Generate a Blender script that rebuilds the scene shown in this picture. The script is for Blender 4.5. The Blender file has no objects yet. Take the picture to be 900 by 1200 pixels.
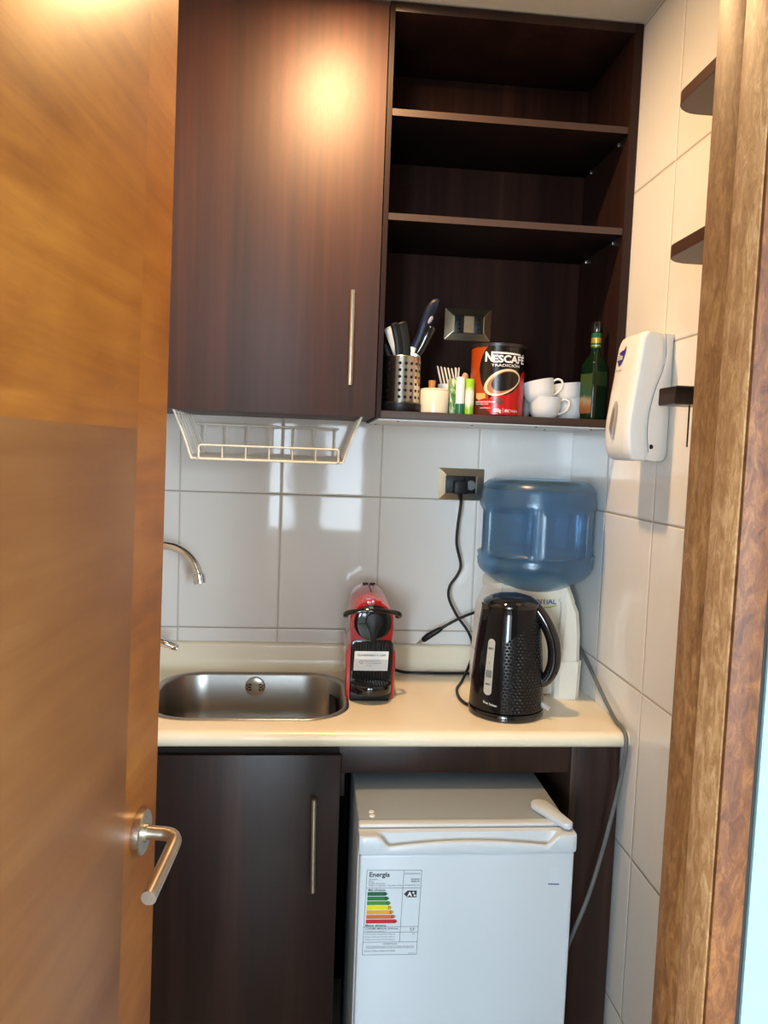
import bpy, bmesh, math, random
from math import sin, cos, pi, radians, atan2
from mathutils import Vector, Matrix, Euler
random.seed(7)
S = 0.86                       # everything below is laid out in units of 0.86 m, rescaled at the end
sc = bpy.context.scene
COL = sc.collection

# ------------------------------------------------------------------ helpers
def merge(bm, tmp):
    me = bpy.data.meshes.new('tmp'); tmp.to_mesh(me); tmp.free(); bm.from_mesh(me); bpy.data.meshes.remove(me)

def box(bm, x0, x1, y0, y1, z0, z1, bev=0.0, seg=2):
    t = bmesh.new(); bmesh.ops.create_cube(t, size=1)
    for v in t.verts:
        v.co = Vector((x0 + (v.co.x + .5) * (x1 - x0), y0 + (v.co.y + .5) * (y1 - y0), z0 + (v.co.z + .5) * (z1 - z0)))
    if bev: bmesh.ops.bevel(t, geom=list(t.edges), offset=bev, segments=seg, affect='EDGES', profile=.5)
    merge(bm, t)

def loft(bm, loops, cap0=True, cap1=True, closed=False):
    R = [[bm.verts.new(p) for p in L] for L in loops]
    n = len(R[0]); m = len(R)
    for i in range(m if closed else m - 1):
        A, B = R[i], R[(i + 1) % m]
        for j in range(n):
            bm.faces.new((A[j], A[(j + 1) % n], B[(j + 1) % n], B[j]))
    if not closed:
        if cap0: bm.faces.new(list(reversed(R[0])))
        if cap1: bm.faces.new(R[-1])
    bmesh.ops.recalc_face_normals(bm, faces=bm.faces)

def prism(bm, pts, plane, a0, a1, bev=0.0, seg=2, sharp=None):
    t = bmesh.new()
    def P(p, a):
        return {'xz': (p[0], a, p[1]), 'yz': (a, p[0], p[1]), 'xy': (p[0], p[1], a)}[plane]
    loft(t, [[P(p, a0) for p in pts], [P(p, a1) for p in pts]])
    if bev:
        caps = [f for f in t.faces if len(f.verts) == len(pts)] if len(pts) != 4 else list(t.faces)
        eds = set(e for f in caps for e in f.edges)
        bmesh.ops.bevel(t, geom=list(eds), offset=bev, segments=seg, affect='EDGES', profile=.5)
    merge(bm, t)

def lathe(bm, prof, cx=0, cy=0, cz=0, seg=48, axis='z'):
    loops = []
    t = bmesh.new(); rings = []
    for r, z in prof:
        if r < 1e-6: rings.append([t.verts.new((0, 0, z))])
        else: rings.append([t.verts.new((r * cos(2 * pi * k / seg), r * sin(2 * pi * k / seg), z)) for k in range(seg)])
    for A, B in zip(rings[:-1], rings[1:]):
        for k in range(seg):
            a = A[k % len(A)]; b = A[(k + 1) % len(A)]; c = B[(k + 1) % len(B)]; d = B[k % len(B)]
            vs = []
            for v in (a, b, c, d):
                if v not in vs: vs.append(v)
            if len(vs) > 2: t.faces.new(vs)
    bmesh.ops.recalc_face_normals(t, faces=t.faces)
    for v in t.verts:
        x, y, z = v.co
        if axis == 'x': v.co = (z, x, y)
        elif axis == 'y': v.co = (x, z, y)
        v.co += Vector((cx, cy, cz))
    merge(bm, t)

def spline(pts, n=8):
    P = [Vector(p) for p in pts]; out = []
    for i in range(len(P) - 1):
        p0 = P[max(i - 1, 0)]; p1 = P[i]; p2 = P[i + 1]; p3 = P[min(i + 2, len(P) - 1)]
        for k in range(n):
            t = k / n
            out.append(.5 * ((2 * p1) + (p2 - p0) * t + (2 * p0 - 5 * p1 + 4 * p2 - p3) * t * t + (3 * p1 - p0 - 3 * p2 + p3) * t ** 3))
    out.append(P[-1]); return out

def tube(bm, pts, r, seg=10, flat=None, closed=False, up=None):
    P = [Vector(p) for p in pts]; loops = []
    rr = r if isinstance(r, (list, tuple)) else [r] * len(P)
    nrm = None
    for i, p in enumerate(P):
        if closed: t = (P[(i + 1) % len(P)] - P[i - 1])
        else: t = (P[min(i + 1, len(P) - 1)] - P[max(i - 1, 0)])
        t.normalize()
        if nrm is None:
            a = Vector(up) if up else (Vector((0, 0, 1)) if abs(t.z) < .9 else Vector((1, 0, 0)))
            nrm = (a - t * a.dot(t)).normalized()
        else:
            nrm = (nrm - t * nrm.dot(t))
            nrm = nrm.normalized()
        b = t.cross(nrm)
        f = flat or 1.0
        loops.append([p + (nrm * cos(2 * pi * k / seg) + b * sin(2 * pi * k / seg) * f) * rr[i] for k in range(seg)])
    t_ = bmesh.new(); loft(t_, loops, closed=closed); merge(bm, t_)

def rrect(x0, x1, y0, y1, r, n=6):
    out = []
    for cx, cy, a in ((x1 - r, y1 - r, 0), (x0 + r, y1 - r, 90), (x0 + r, y0 + r, 180), (x1 - r, y0 + r, 270)):
        for k in range(n + 1):
            th = radians(a + 90 * k / n); out.append((cx + r * cos(th), cy + r * sin(th)))
    return out

def text_to(bm, s, size, mapf, align='LEFT', bold=0.0, xscale=1.0, res=3):
    """lettering as flat outlines mapped by mapf(u, v) -> point"""
    cu = bpy.data.curves.new('t', 'FONT'); cu.body = s; cu.size = size; cu.align_x = align; cu.offset = bold * size; cu.resolution_u = res
    o = bpy.data.objects.new('t', cu); COL.objects.link(o)
    dg = bpy.context.evaluated_depsgraph_get(); me = bpy.data.meshes.new_from_object(o.evaluated_get(dg))
    t = bmesh.new(); t.from_mesh(me)
    for v in t.verts: v.co = mapf(v.co.x * xscale, v.co.y)
    merge(bm, t); bpy.data.meshes.remove(me); bpy.data.objects.remove(o); bpy.data.curves.remove(cu)

def flat_poly(bm, pts, mapf, cuts=0):
    t = bmesh.new(); f = t.faces.new([t.verts.new((p[0], p[1], 0)) for p in pts])
    if cuts:
        bmesh.ops.triangulate(t, faces=list(t.faces))
        for _ in range(cuts):
            le = [e for e in t.edges if e.calc_length() > .008]
            if not le: break
            bmesh.ops.subdivide_edges(t, edges=le, cuts=1)
            bmesh.ops.triangulate(t, faces=list(t.faces))
    for v in t.verts: v.co = mapf(v.co.x, v.co.y)
    merge(bm, t)

def worldloc(o):
    v = Vector((0, 0, 0))
    while o: v += o.location; o = o.parent
    return v

def obj(name, bm, mat, parent=None, smooth=True, world=False, angle=40):
    if world and parent: bmesh.ops.translate(bm, verts=bm.verts, vec=-worldloc(parent))
    me = bpy.data.meshes.new(name); bm.to_mesh(me); bm.free()
    if smooth:
        for p in me.polygons: p.use_smooth = True
        try: me.set_sharp_from_angle(angle=radians(angle))
        except Exception: pass
    me.materials.append(mat)
    o = bpy.data.objects.new(name, me); COL.objects.link(o); o.parent = parent
    return o

def tag(o, label=None, cat=None, group=None, kind=None):
    if label: o['label'] = label
    if cat: o['category'] = cat
    if group: o['group'] = group
    if kind: o['kind'] = kind
    return o

def thing(name, label, cat, loc=(0, 0, 0), rz=0, group=None):
    o = bpy.data.objects.new(name, None); COL.objects.link(o); o.empty_display_size = .05
    o.location = loc; o.rotation_euler = (0, 0, rz)
    return tag(o, label, cat, group)

def struct(name, bm, mat, parent=None, smooth=False, world=False):
    o = obj(name, bm, mat, parent, smooth, world); o['kind'] = 'structure'; return o

def dup(root, loc, rot=None, label=None):
    def cp(o, parent):
        c = o.copy(); COL.objects.link(c); c.parent = parent
        for ch in list(o.children): cp(ch, c)
        return c
    r = cp(root, None); r.location = loc
    if rot is not None: r.rotation_euler = rot
    if label: r['label'] = label
    return r

NB = bmesh.new

# ------------------------------------------------------------------ materials
class G:
    def __init__(s, name):
        s.m = bpy.data.materials.new(name); s.m.use_nodes = True; s.t = s.m.node_tree; s.n = s.t.nodes
        s.b = s.n['Principled BSDF']
    def new(s, ty, **kw):
        n = s.n.new(ty)
        for k, v in kw.items(): setattr(n, k, v)
        return n
    def put(s, sock, v):
        if hasattr(v, 'links') or isinstance(v, bpy.types.NodeSocket): s.t.links.new(v, sock)
        else: sock.default_value = v
    def math(s, op, a, b=None, c=None, clamp=False):
        n = s.new('ShaderNodeMath', operation=op, use_clamp=clamp); s.put(n.inputs[0], a)
        if b is not None: s.put(n.inputs[1], b)
        if c is not None: s.put(n.inputs[2], c)
        return n.outputs[0]
    def coords(s, scale=(1, 1, 1), rot=(0, 0, 0), src=None, unit=True):
        if src is None: src = s.new('ShaderNodeTexCoord').outputs['Object']
        k = 1 / S if unit else 1
        m = s.new('ShaderNodeMapping'); s.t.links.new(src, m.inputs[0]); m.inputs['Scale'].default_value = tuple(q * k for q in scale); m.inputs['Rotation'].default_value = rot
        return m.outputs[0]
    def xyz(s):
        n = s.new('ShaderNodeSeparateXYZ'); s.t.links.new(s.coords(), n.inputs[0]); return n.outputs
    def noise(s, vec, scale=5, detail=4, rough=.5, dist=0):
        n = s.new('ShaderNodeTexNoise'); s.t.links.new(vec, n.inputs['Vector']); n.inputs['Scale'].default_value = scale
        n.inputs['Detail'].default_value = detail; n.inputs['Roughness'].default_value = rough; n.inputs['Distortion'].default_value = dist
        return n.outputs['Fac']
    def ramp(s, f, stops):
        n = s.new('ShaderNodeValToRGB'); s.t.links.new(f, n.inputs[0]); e = n.color_ramp.elements
        while len(e) < len(stops): e.new(.5)
        for q, (p, c) in zip(e, stops): q.position = p; q.color = (*c, 1)
        return n.outputs[0]
    def mix(s, f, a, b):
        n = s.new('ShaderNodeMix', data_type='RGBA'); s.put(n.inputs[0], f); 
        s.put(n.inputs[6], a if not isinstance(a, tuple) else (*a, 1)); s.put(n.inputs[7], b if not isinstance(b, tuple) else (*b, 1))
        return n.outputs[2]
    def bump(s, h, strength=.2, dist=.002, normal=None):
        n = s.new('ShaderNodeBump'); s.t.links.new(h, n.inputs['Height']); n.inputs['Strength'].default_value = strength; n.inputs['Distance'].default_value = dist
        if normal: s.t.links.new(normal, n.inputs['Normal'])
        s.t.links.new(n.outputs[0], s.b.inputs['Normal']); return n.outputs[0]
    def set(s, **kw):
        for k, v in kw.items():
            k = {'color': 'Base Color', 'rough': 'Roughness', 'metal': 'Metallic', 'spec': 'Specular IOR Level', 'trans': 'Transmission Weight',
                 'ior': 'IOR', 'coat': 'Coat Weight', 'coatr': 'Coat Roughness', 'emit': 'Emission Color', 'emits': 'Emission Strength'}[k]
            if isinstance(v, tuple) and len(v) == 3: v = (*v, 1)
            s.put(s.b.inputs[k], v)
        return s

def plain(name, color, rough=.4, metal=0., spec=.5, var=.06, nscale=60, coat=0, bump=.02, **kw):
    g = G(name); n = g.noise(g.coords(), nscale, 3)
    c = g.mix(n, tuple(max(0, q * (1 - var)) for q in color), tuple(min(1, q * (1 + var)) for q in color))
    g.set(color=c, rough=rough, metal=metal, spec=spec, coat=coat, **kw)
    if bump: g.bump(n, bump, .001)
    return g.m

def tile(name, iu, u0, w, v0, h, gv=(.52, .49, .42), gh=(.36, .33, .27)):
    g = G(name); o = g.xyz()
    def grid(q, q0, p):
        f = g.math('FRACT', g.math('DIVIDE', g.math('SUBTRACT', q, q0 - 50 * p), p))
        d = g.math('MINIMUM', f, g.math('SUBTRACT', 1., f)); return g.math('MULTIPLY', d, p)
    du_, dv_ = grid(o[iu], u0, w), grid(o[2], v0, h)
    d = g.math('MINIMUM', du_, dv_)
    gc = g.mix(g.math('LESS_THAN', du_, dv_), gh, gv)
    body = g.math('MULTIPLY', g.math('SUBTRACT', d, .0016), 1400., clamp=True)
    soft = g.math('MULTIPLY', g.math('SUBTRACT', d, .001), 220., clamp=True)
    n = g.noise(g.coords(), 3.5, 3)
    c = g.mix(n, (.74, .725, .69), (.80, .785, .755))
    g.set(color=g.mix(body, gc, c), rough=g.math('SUBTRACT', .75, g.math('MULTIPLY', body, .69)), spec=.5)
    b1 = g.new('ShaderNodeBump'); g.t.links.new(g.noise(g.coords(), 9, 2, .4), b1.inputs['Height']); b1.inputs['Strength'].default_value = .12; b1.inputs['Distance'].default_value = .004
    g.bump(soft, .6, .0025, b1.outputs[0])
    return g.m

def wenge(name, axis=0, dark=1.0, rough=.36, spec=.4, red=1.):
    """vertical-grain dark laminate"""
    g = G(name)
    sc_ = [26, 26, 26]; sc_[2] = .7
    n1 = g.noise(g.coords(tuple(sc_)), 1.6, 5, .6)
    n2 = g.noise(g.coords((7, 7, .15)), 1, 2, .5)
    c = g.ramp(g.math('ADD', g.math('MULTIPLY', n1, .45), g.math('MULTIPLY', n2, .55)),
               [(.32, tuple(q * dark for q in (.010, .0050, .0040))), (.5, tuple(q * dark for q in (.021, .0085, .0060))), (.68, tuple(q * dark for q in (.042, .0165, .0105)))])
    fine = g.noise(g.coords((1, 1, .12)), 420, 3)
    if red != 1: c = g.mix(1., c, c); c.node.blend_type = 'MULTIPLY'; c.node.inputs[6].default_value = c.node.inputs[6].default_value; c.node.inputs[7].links and g.t.links.remove(c.node.inputs[7].links[0]); c.node.inputs[7].default_value = (red, 1, .9, 1)
    g.set(color=c, rough=g.math('ADD', rough - .05, g.math('MULTIPLY', fine, .1)), spec=spec)
    g.bump(g.math('ADD', g.math('MULTIPLY', fine, .5), g.math('MULTIPLY', g.noise(g.coords((1, 1, 1)), 330, 2), .6)), .22, .0007)
    return g.m

def door_wood(W):
    g = G('honey_veneer'); o = g.xyz()
    def grain(rot, off, k=1.):
        v = g.coords((2.2, 1, 30), rot); 
        a = g.noise(v, 1.0 * k, 6, .62, .6)
        b = g.noise(g.coords((1.6, 1, 2.2), rot), 2.2, 4, .55)
        return g.math('ADD', g.math('MULTIPLY', a, .45), g.math('MULTIPLY', b, .55))
    stile = g.math('GREATER_THAN', g.math('ADD', o[0], g.math('MULTIPLY', o[2], -.022)), W - .158)   # stile beside the free edge
    upper = g.math('GREATER_THAN', o[2], 1.755)
    up = grain((0, radians(-32), 0), 0); lo = grain((0, radians(16), 0), 0); st = grain((0, radians(90), 0), 0)
    cr = lambda f, k: g.ramp(f, [(.36, tuple(q * k for q in (.215, .060, .0075))), (.5, tuple(q * k for q in (.335, .112, .014))), (.64, tuple(q * k for q in (.44, .170, .024)))])
    c = g.mix(upper, g.ramp(lo, [(.33, (.175, .062, .017)), (.5, (.225, .086, .024)), (.67, (.275, .115, .035))]), cr(up, 1.0)); c = g.mix(stile, c, cr(st, 1.05))
    fine = g.noise(g.coords((1, 1, 6)), 160, 3)
    g.set(color=c, rough=g.math('ADD', .33, g.math('MULTIPLY', fine, .14)), spec=.4)
    g.bump(fine, .05, .001)
    return g.m

def jamb_wood(name, c0, c1, c2):
    g = G(name)
    a = g.noise(g.coords((14, 14, 1.6)), 2.2, 6, .65, .5); b = g.noise(g.coords((1, 1, .4)), 130, 6, .75, .8)
    f = g.math('ADD', g.math('MULTIPLY', a, .35), g.math('MULTIPLY', b, .65))
    g.set(color=g.ramp(f, [(.36, c0), (.5, c1), (.64, c2)]), rough=.5, spec=.3)
    g.bump(b, .12, .001); return g.m

def brushed(name, color, rough=.28, dirn=(1, 1, 40), aniso=0):
    g = G(name); n = g.noise(g.coords(dirn), 60, 4)
    g.set(color=g.mix(n, tuple(q * .85 for q in color), color), metal=1., rough=g.math('ADD', rough - .08, g.math('MULTIPLY', n, .16)))
    g.bump(n, .08, .0005); return g.m

M = {}
D = 2.445; XW = .84; XL = -.62; FL = .9 - .9 / S; CE = 2.762
M['tile_back'] = tile('glazed_tile_back', 0, -.097, .3147, 1.0276, .431)
M['tile_right'] = tile('glazed_tile_right', 1, 1.823, .312, 1.0215, .4335, (.72, .70, .66))
M['ceil'] = plain('ceiling_paint', (.62, .59, .52), .85, var=.03)
M['wall'] = plain('pale_cyan_wall_paint', (.21, .32, .335), .6, var=.03)
M['hall'] = plain('hall_paint', (.72, .72, .70), .8, var=.03)
M['floor'] = plain('floor_stone', (.30, .26, .22), .4, var=.2, nscale=8)
M['wenge'] = wenge('wenge_laminate')
M['wenge_door'] = wenge('wenge_laminate_door', dark=1.45, rough=.54, spec=.75, red=1.5)
M['wenge_side'] = wenge('wenge_laminate_side', rough=.5, spec=.2)
M['wenge_back'] = wenge('wenge_laminate_back', dark=1.0, rough=.6, spec=.08)
M['wenge_shaded'] = wenge('wenge_laminate_shaded', dark=.36, rough=.55, spec=.25)  # darkened copy; shade inside and under the shelves is put into the colour
M['edge'] = plain('brown_edge_band', (.040, .020, .014), .5, var=.12, nscale=30)
M['black'] = plain('black_plastic', (.009, .009, .010), .4, var=.1, spec=.28)
M['gloss_black'] = plain('gloss_black_plastic', (.006, .006, .007), .08, var=.1, bump=0, coat=.5)
M['steel'] = brushed('brushed_steel', (.62, .58, .52), .3)
M['nickel'] = brushed('satin_nickel', (.62, .56, .47), .3, (40, 40, 2))
M['chrome'] = brushed('chrome', (.80, .82, .84), .12)
M['sink'] = brushed('sink_steel', (.42, .40, .37), .33, (3, 3, 30))
M['counter'] = plain('cream_laminate', (.86, .765, .575), .28, var=.015, nscale=5, coat=.15)
M['white'] = plain('white_plastic', (.78, .78, .76), .35, var=.02)
M['ivory'] = plain('ivory_plastic', (.80, .76, .66), .4, var=.02)
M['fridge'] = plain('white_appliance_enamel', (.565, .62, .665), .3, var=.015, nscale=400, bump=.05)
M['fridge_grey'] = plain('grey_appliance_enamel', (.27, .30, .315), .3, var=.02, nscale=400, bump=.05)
M['wire'] = plain('white_coated_wire', (.80, .78, .70), .35, var=.03)
M['ceramic'] = plain('glazed_white_ceramic', (.80, .79, .76), .1, var=.01, coat=.4, bump=0)
M['cream_ceramic'] = plain('glazed_cream_ceramic', (.80, .72, .56), .18, var=.01, coat=.4, bump=0)
M['red'] = plain('gloss_red_plastic', (.42, .008, .010), .16, var=.03, bump=0, coat=.6)
M['grey'] = plain('grey_rubber', (.13, .14, .145), .5, var=.05)
M['brass'] = brushed('satin_champagne_metal', (.55, .47, .34), .3)
M['ink'] = plain('black_ink', (.03, .03, .035), .6, var=.02)
M['paper'] = plain('white_sticker', (.82, .84, .84), .4, var=.01); M['paper_f'] = plain('pale_film_label', (.59, .65, .69), .35, var=.01)

def glassy(name, color, rough, ior=1.45, trans=1.0):
    g = G(name); n = g.noise(g.coords(), 25, 2)
    g.set(color=g.mix(n, tuple(q * .94 for q in color), color), rough=rough, trans=trans, ior=ior, spec=.5); return g

# ------------------------------------------------------------------ room
b = NB(); box(b, XL - .1, XW + .1, D, D + .1, FL, CE + .2); struct('wall_back', b, M['tile_back'])
b = NB(); box(b, XW, XW + .1, .57, D, FL, CE + .2); struct('wall_right', b, M['tile_right'])
b = NB(); box(b, XL - .1, XL, .57, D, FL, CE + .2); struct('wall_left', b, M['tile_right'])
b = NB(); box(b, XL - .1, XW + .1, .57, D + .1, CE, CE + .1); struct('ceiling', b, M['ceil'])
b = NB(); box(b, -2.2, 2.2, -3.3, D + .1, FL - .1, FL); struct('floor', b, M['floor'])
# wall with the doorway (its outer face is the pale painted wall at the right of the photo)
HL = -.275
b = NB()
box(b, .3125, 2.2, .487, .57, FL, CE + .2)
box(b, -2.2, HL - .05, .487, .57, FL, CE + .2)
box(b, HL - .05, .3125, .487, .57, 2.36, CE + .2)
struct('wall_front', b, M['wall'])
# door lining, right side: rebate board, stop and outer edge
b = NB()
wj_d = jamb_wood('jamb_brown', (.10, .036, .010), (.21, .085, .026), (.36, .18, .065))
wj_f = jamb_wood('jamb_front', (.055, .014, .0035), (.12, .038, .009), (.22, .085, .022))
wj_l = jamb_wood('jamb_tan', (.19, .078, .025), (.34, .165, .065), (.56, .33, .16))
b = NB(); box(b, .288, .3085, .5265, .5698, FL, 2.34, .0015); j = struct('trim_1', b, wj_d, smooth=True)
b = NB(); box(b, .2850, .3085, .4905, .5265, FL, 2.337, .0012); o = obj('door_stop', b, wj_l, j)
b = NB(); box(b, .2860, .3080, .4865, .4904, FL, 2.337, .0006); o = obj('outer_edge', b, wj_f, j)
b = NB(); box(b, .3082, .3124, .4895, .56, FL, 2.337); o = obj('gap_shade_strip', b, plain('painted_gap_shade', (.02, .015, .012), .9), j)  # dark strip painted in place of the shade inside the crack
b = NB(); box(b, HL - .045, HL - .035, .49, .57, FL, 2.34, .002); struct('trim_2', b, wj_d, smooth=True)
b = NB(); box(b, HL - .045, .3085, .49, .57, 2.34, 2.36, .002); struct('trim_3', b, wj_d, smooth=True)
# hall behind the camera; the outer two windows are added for fill light
b = NB(); box(b, -2.3, -2.2, -3.3, .57, FL, CE + .2); struct('wall_hall_left', b, M['hall'])
b = NB(); box(b, 2.2, 2.3, -3.3, .57, FL, CE + .2); struct('wall_hall_right', b, M['hall'])
b = NB(); box(b, -2.3, 2.3, -3.3, .487, CE + .2, CE + .3); struct('ceiling_hall', b, M['ceil'])
WIN = [(-.66, -.20), (.10, .64)]; WZ = (.75, 2.35)
b = NB()
xs = [-2.3, -1.9, -1.0, -.66, -.20, .10, .64, .95, 1.9, 2.3]
wins = [(-1.9, -1.0), (-.66, -.20), (.10, .64), (.95, 1.9)]  # first and last are unseen openings added to carry more daylight
box(b, -2.3, 2.3, -3.4, -3.3, FL, WZ[0]); box(b, -2.3, 2.3, -3.4, -3.3, WZ[1], CE + .2)
for a, c in zip(xs[:-1], xs[1:]):
    if (a, c) not in wins: box(b, a, c, -3.4, -3.3, WZ[0], WZ[1])  # middle pier added to split the bright window reflection in the tiles
struct('wall_rear', b, M['hall'])
glass = glassy('window_glass', (.97, .99, 1.), 0., 1.0).m
for i, (a, c) in enumerate(wins):
    b = NB(); f = .03
    box(b, a, a + f, -3.36, -3.3, *WZ); box(b, c - f, c, -3.36, -3.3, *WZ)
    box(b, a + f, c - f, -3.36, -3.3, WZ[0], WZ[0] + f); box(b, a + f, c - f, -3.36, -3.3, WZ[1] - f, WZ[1])
    struct('window_%d' % (i + 1), b, M['white'])

# ------------------------------------------------------------------ door leaf
t65 = radians(6.5); W = .5435
door = bpy.data.objects.new('door_1', None); COL.objects.link(door); door['kind'] = 'structure'
hx = -.205 - .54 * math.tan(t65)
door.location = (hx - .0212, .56, FL + .01); door.rotation_euler = (math.asin(.0129), 0, radians(90) - t65)
b = NB(); box(b, 0, W, 0, .045, 0, 2.39, .002); obj('door_leaf', b, door_wood(W), door)
HZ = 1.083 - FL - .01; HX = W - .083
b = NB(); lathe(b, [(0, 0), (.0285, 0), (.0292, -.003), (.0292, -.0105), (.0275, -.012), (.0, -.012)], HX, 0, HZ, 40, 'y')
h = obj('door_handle_rose', b, M['nickel'], door)
b = NB()
p = [(HX, -.008, HZ), (HX, -.03, HZ), (HX - .0005, -.040, HZ), (HX - .004, -.049, HZ - .0005), (HX - .012, -.0545, HZ - .002), (HX - .022, -.056, HZ - .003), (HX - .06, -.0565, HZ - .008), (HX - .125, -.0575, HZ - .014)]
tube(b, spline(p, 6), .0092, 20); lathe(b, [(0, -.008), (.0125, -.008), (.0125, -.016), (.0, -.016)], HX, 0, HZ, 24, 'y')
obj('door_lever', b, M['nickel'], door)

# ------------------------------------------------------------------ upper cabinet
UF = 2.06
t = thing('wall_cabinet', 'tall dark reddish-brown wall cabinet above the sink, closed door with bar handle', 'cabinet', (-.16, 2.25, 1.70))
b = NB(); box(b, XL + .002, .1625, UF + .02, D, 1.697, CE - .002, .0008); obj('body', b, M['edge'], t, world=True)
b = NB(); box(b, -.50, .1610, UF, UF + .018, 1.6945, CE - .006, .0012); dr = obj('door', b, M['wenge_door'], t, world=True)
b = NB(); box(b, XL + .003, -.503, UF, UF + .018, 1.6945, CE - .006, .0012); obj('filler_panel', b, M['wenge_door'], t, world=True)
def bar_handle(x0, z0, x1, z1, y, parent, r=.0066):
    b = NB(); tube(b, [(x0, y - .034, z0), (x1, y - .034, z1)], r, 18)
    for k in (.12, .88):
        x = x0 + (x1 - x0) * k; z = z0 + (z1 - z0) * k
        tube(b, [(x, y - .034, z), (x, y, z)], r * .7, 12)
    return obj('handle', b, M['nickel'], parent, world=True)
bar_handle(.0895, 2.017, .0895, 1.774, UF, dr)

# ------------------------------------------------------------------ open shelf unit
t = thing('shelf_unit', 'open dark brown shelf unit between the wall cabinet and the tiled wall', 'shelf unit', (.5, 2.25, 1.69))
def part(name, x0, x1, y0, y1, z0, z1, m='wenge_shaded', par=None, bev=.0008, **k):
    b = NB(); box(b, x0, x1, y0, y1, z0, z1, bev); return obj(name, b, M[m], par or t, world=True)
part('side_panel', .1635, .1765, UF, D - .002, 1.6925, CE - .004, 'wenge_side', None, 0)
part('side_panel', .8150, .8385, UF, D - .002, 1.6925, CE - .004, 'wenge_side', None, 0)
part('top_panel', .1765, .8150, UF, D - .002, 2.734, CE - .004, 'wenge')
part('back_panel', .1765, .8150, 2.40, 2.41, 1.713, 2.734, 'wenge_back')
part('bottom_board', .1765, .8150, UF, 2.40, 1.6925, 1.7135, 'edge')
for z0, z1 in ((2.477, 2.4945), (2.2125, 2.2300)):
    sh_ = part('shelf', .1770, .8145, UF + .006, 2.40, z0, z1, 'wenge_shaded'); part('edge_band', .1770, .8145, UF + .004, UF + .0062, z0, z1, 'edge', sh_, 0)  # dark shelf body paints the underside shade; front strip stays brown
o = part('underside_sheet', .1700, .8380, UF + .012, D - .004, 1.6890, 1.6923, 'white'); o['label'] = 'white underside with screw heads'
b = NB()
for x, y in [(.19, 2.40), (.23, 2.12), (.45, 2.18), (.62, 2.12), (.70, 2.3), (.79, 2.15)]:
    b = NB(); lathe(b, [(0, 0), (.004, 0), (.003, -.0015), (0, -.002)], x, y, 1.689, 10)
    obj('screw_head', b, M['black'], o, world=True)
b = NB()
for z in (2.200, 2.465):
    for y in (2.12, 2.33): b = NB(); box(b, .809, .815, y, y + .008, z, z + .010, .001); obj('shelf_peg', b, M['steel'], t, world=True)

# ------------------------------------------------------------------ base units
t = thing('base_cabinet', 'dark brown base cabinet under the sink with a vertical bar handle', 'cabinet', (-.2, 2.15, FL))
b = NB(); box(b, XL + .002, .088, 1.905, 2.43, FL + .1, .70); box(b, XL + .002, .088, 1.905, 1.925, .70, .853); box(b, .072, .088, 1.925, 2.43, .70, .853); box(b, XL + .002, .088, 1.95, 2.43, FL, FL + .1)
obj('body', b, M['wenge_shaded'], t, world=True)
b = NB(); box(b, -.50, .0925, 1.885, 1.903, FL + .09, .8355, .0012); dr = obj('door', b, M['wenge'], t, world=True)
b = NB(); box(b, XL + .003, -.503, 1.885, 1.903, FL + .09, .8355, .0012); obj('filler_panel', b, M['wenge'], t, world=True)
bar_handle(.0275, .737, .0315, .497, 1.885, dr, .0068)
t = thing('fridge_housing', 'dark brown counter support framing the small fridge, with top rail and wide right panel', 'counter support', (.45, 2.1, FL))
part('top_rail', .0885, .6965, 1.905, 1.925, .7815, .8575, 'wenge')
part('back_panel', .0885, .6965, 2.425, 2.435, FL, .8575, 'wenge_shaded')  # dark sheet added so the gap beside the fridge sinks into shade
part('inner_panel', .6965, .7135, 1.900, 2.43, FL, .8575, 'edge')
part('right_panel', .7135, .8285, 1.902, 1.922, FL, .8575, 'wenge')
b = NB(); box(b, .095, .107, 1.95, 1.97, .70, .78, .001); obj('wood_block', b, M['edge'], t, world=True)

# countertop: postformed section with front bullnose and coved upstand, cut for the sink
prof = [(1.875, .858)]
for k in range(9):
    a = radians(180 + 90 - 0 - k * 180 / 8); prof.append((1.8880 + .0210 * cos(a) , .8792 + .0208 * sin(a)))
prof += [(2.392, .9)]
for k in range(1, 7):
    a = radians(270 + k * 15); prof.append((2.392 + .032 * cos(a) * 1.0, .932 + .032 * sin(a)))
prof += [(2.424, .972)]
for k in range(1, 6): a = radians(180 - k * 18); prof.append((2.434 + .010 * cos(a), .972 + .012 * sin(a)))
prof += [(2.4445, .984), (2.4445, .858)]
# front nose: go from underside round to top
prof = [(1.890, .858)] + [(1.890 + .0210 * cos(radians(270 - k * 22.5)), .879 + .021 * sin(radians(270 - k * 22.5))) for k in range(1, 9)] + prof[10:]
b = NB(); prism(b, prof, 'yz', XL + .001, XW - .001)
cut = NB(); SX0, SX1, SY0, SY1 = -.432, .120, 1.952, 2.383
prism(cut, rrect(SX0 + .006, SX1 - .006, SY0 + .006, SY1 - .006, .125, 10), 'xy', .8, 1.0)
ct = obj('countertop', b, M['counter'], None, angle=35); cu_ = obj('cutter', cut, M['counter'])
md = ct.modifiers.new('b', 'BOOLEAN'); md.operation = 'DIFFERENCE'; md.object = cu_; md.solver = 'EXACT'
dg = bpy.context.evaluated_depsgraph_get(); me = bpy.data.meshes.new_from_object(ct.evaluated_get(dg)); ct.modifiers.clear(); ct.data = me
bpy.data.objects.remove(cu_)
for p_ in me.polygons: p_.use_smooth = True
me.set_sharp_from_angle(angle=radians(35))
tag(ct, 'cream laminate countertop with rounded front edge and low upstand, holding the sink', 'countertop')

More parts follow.
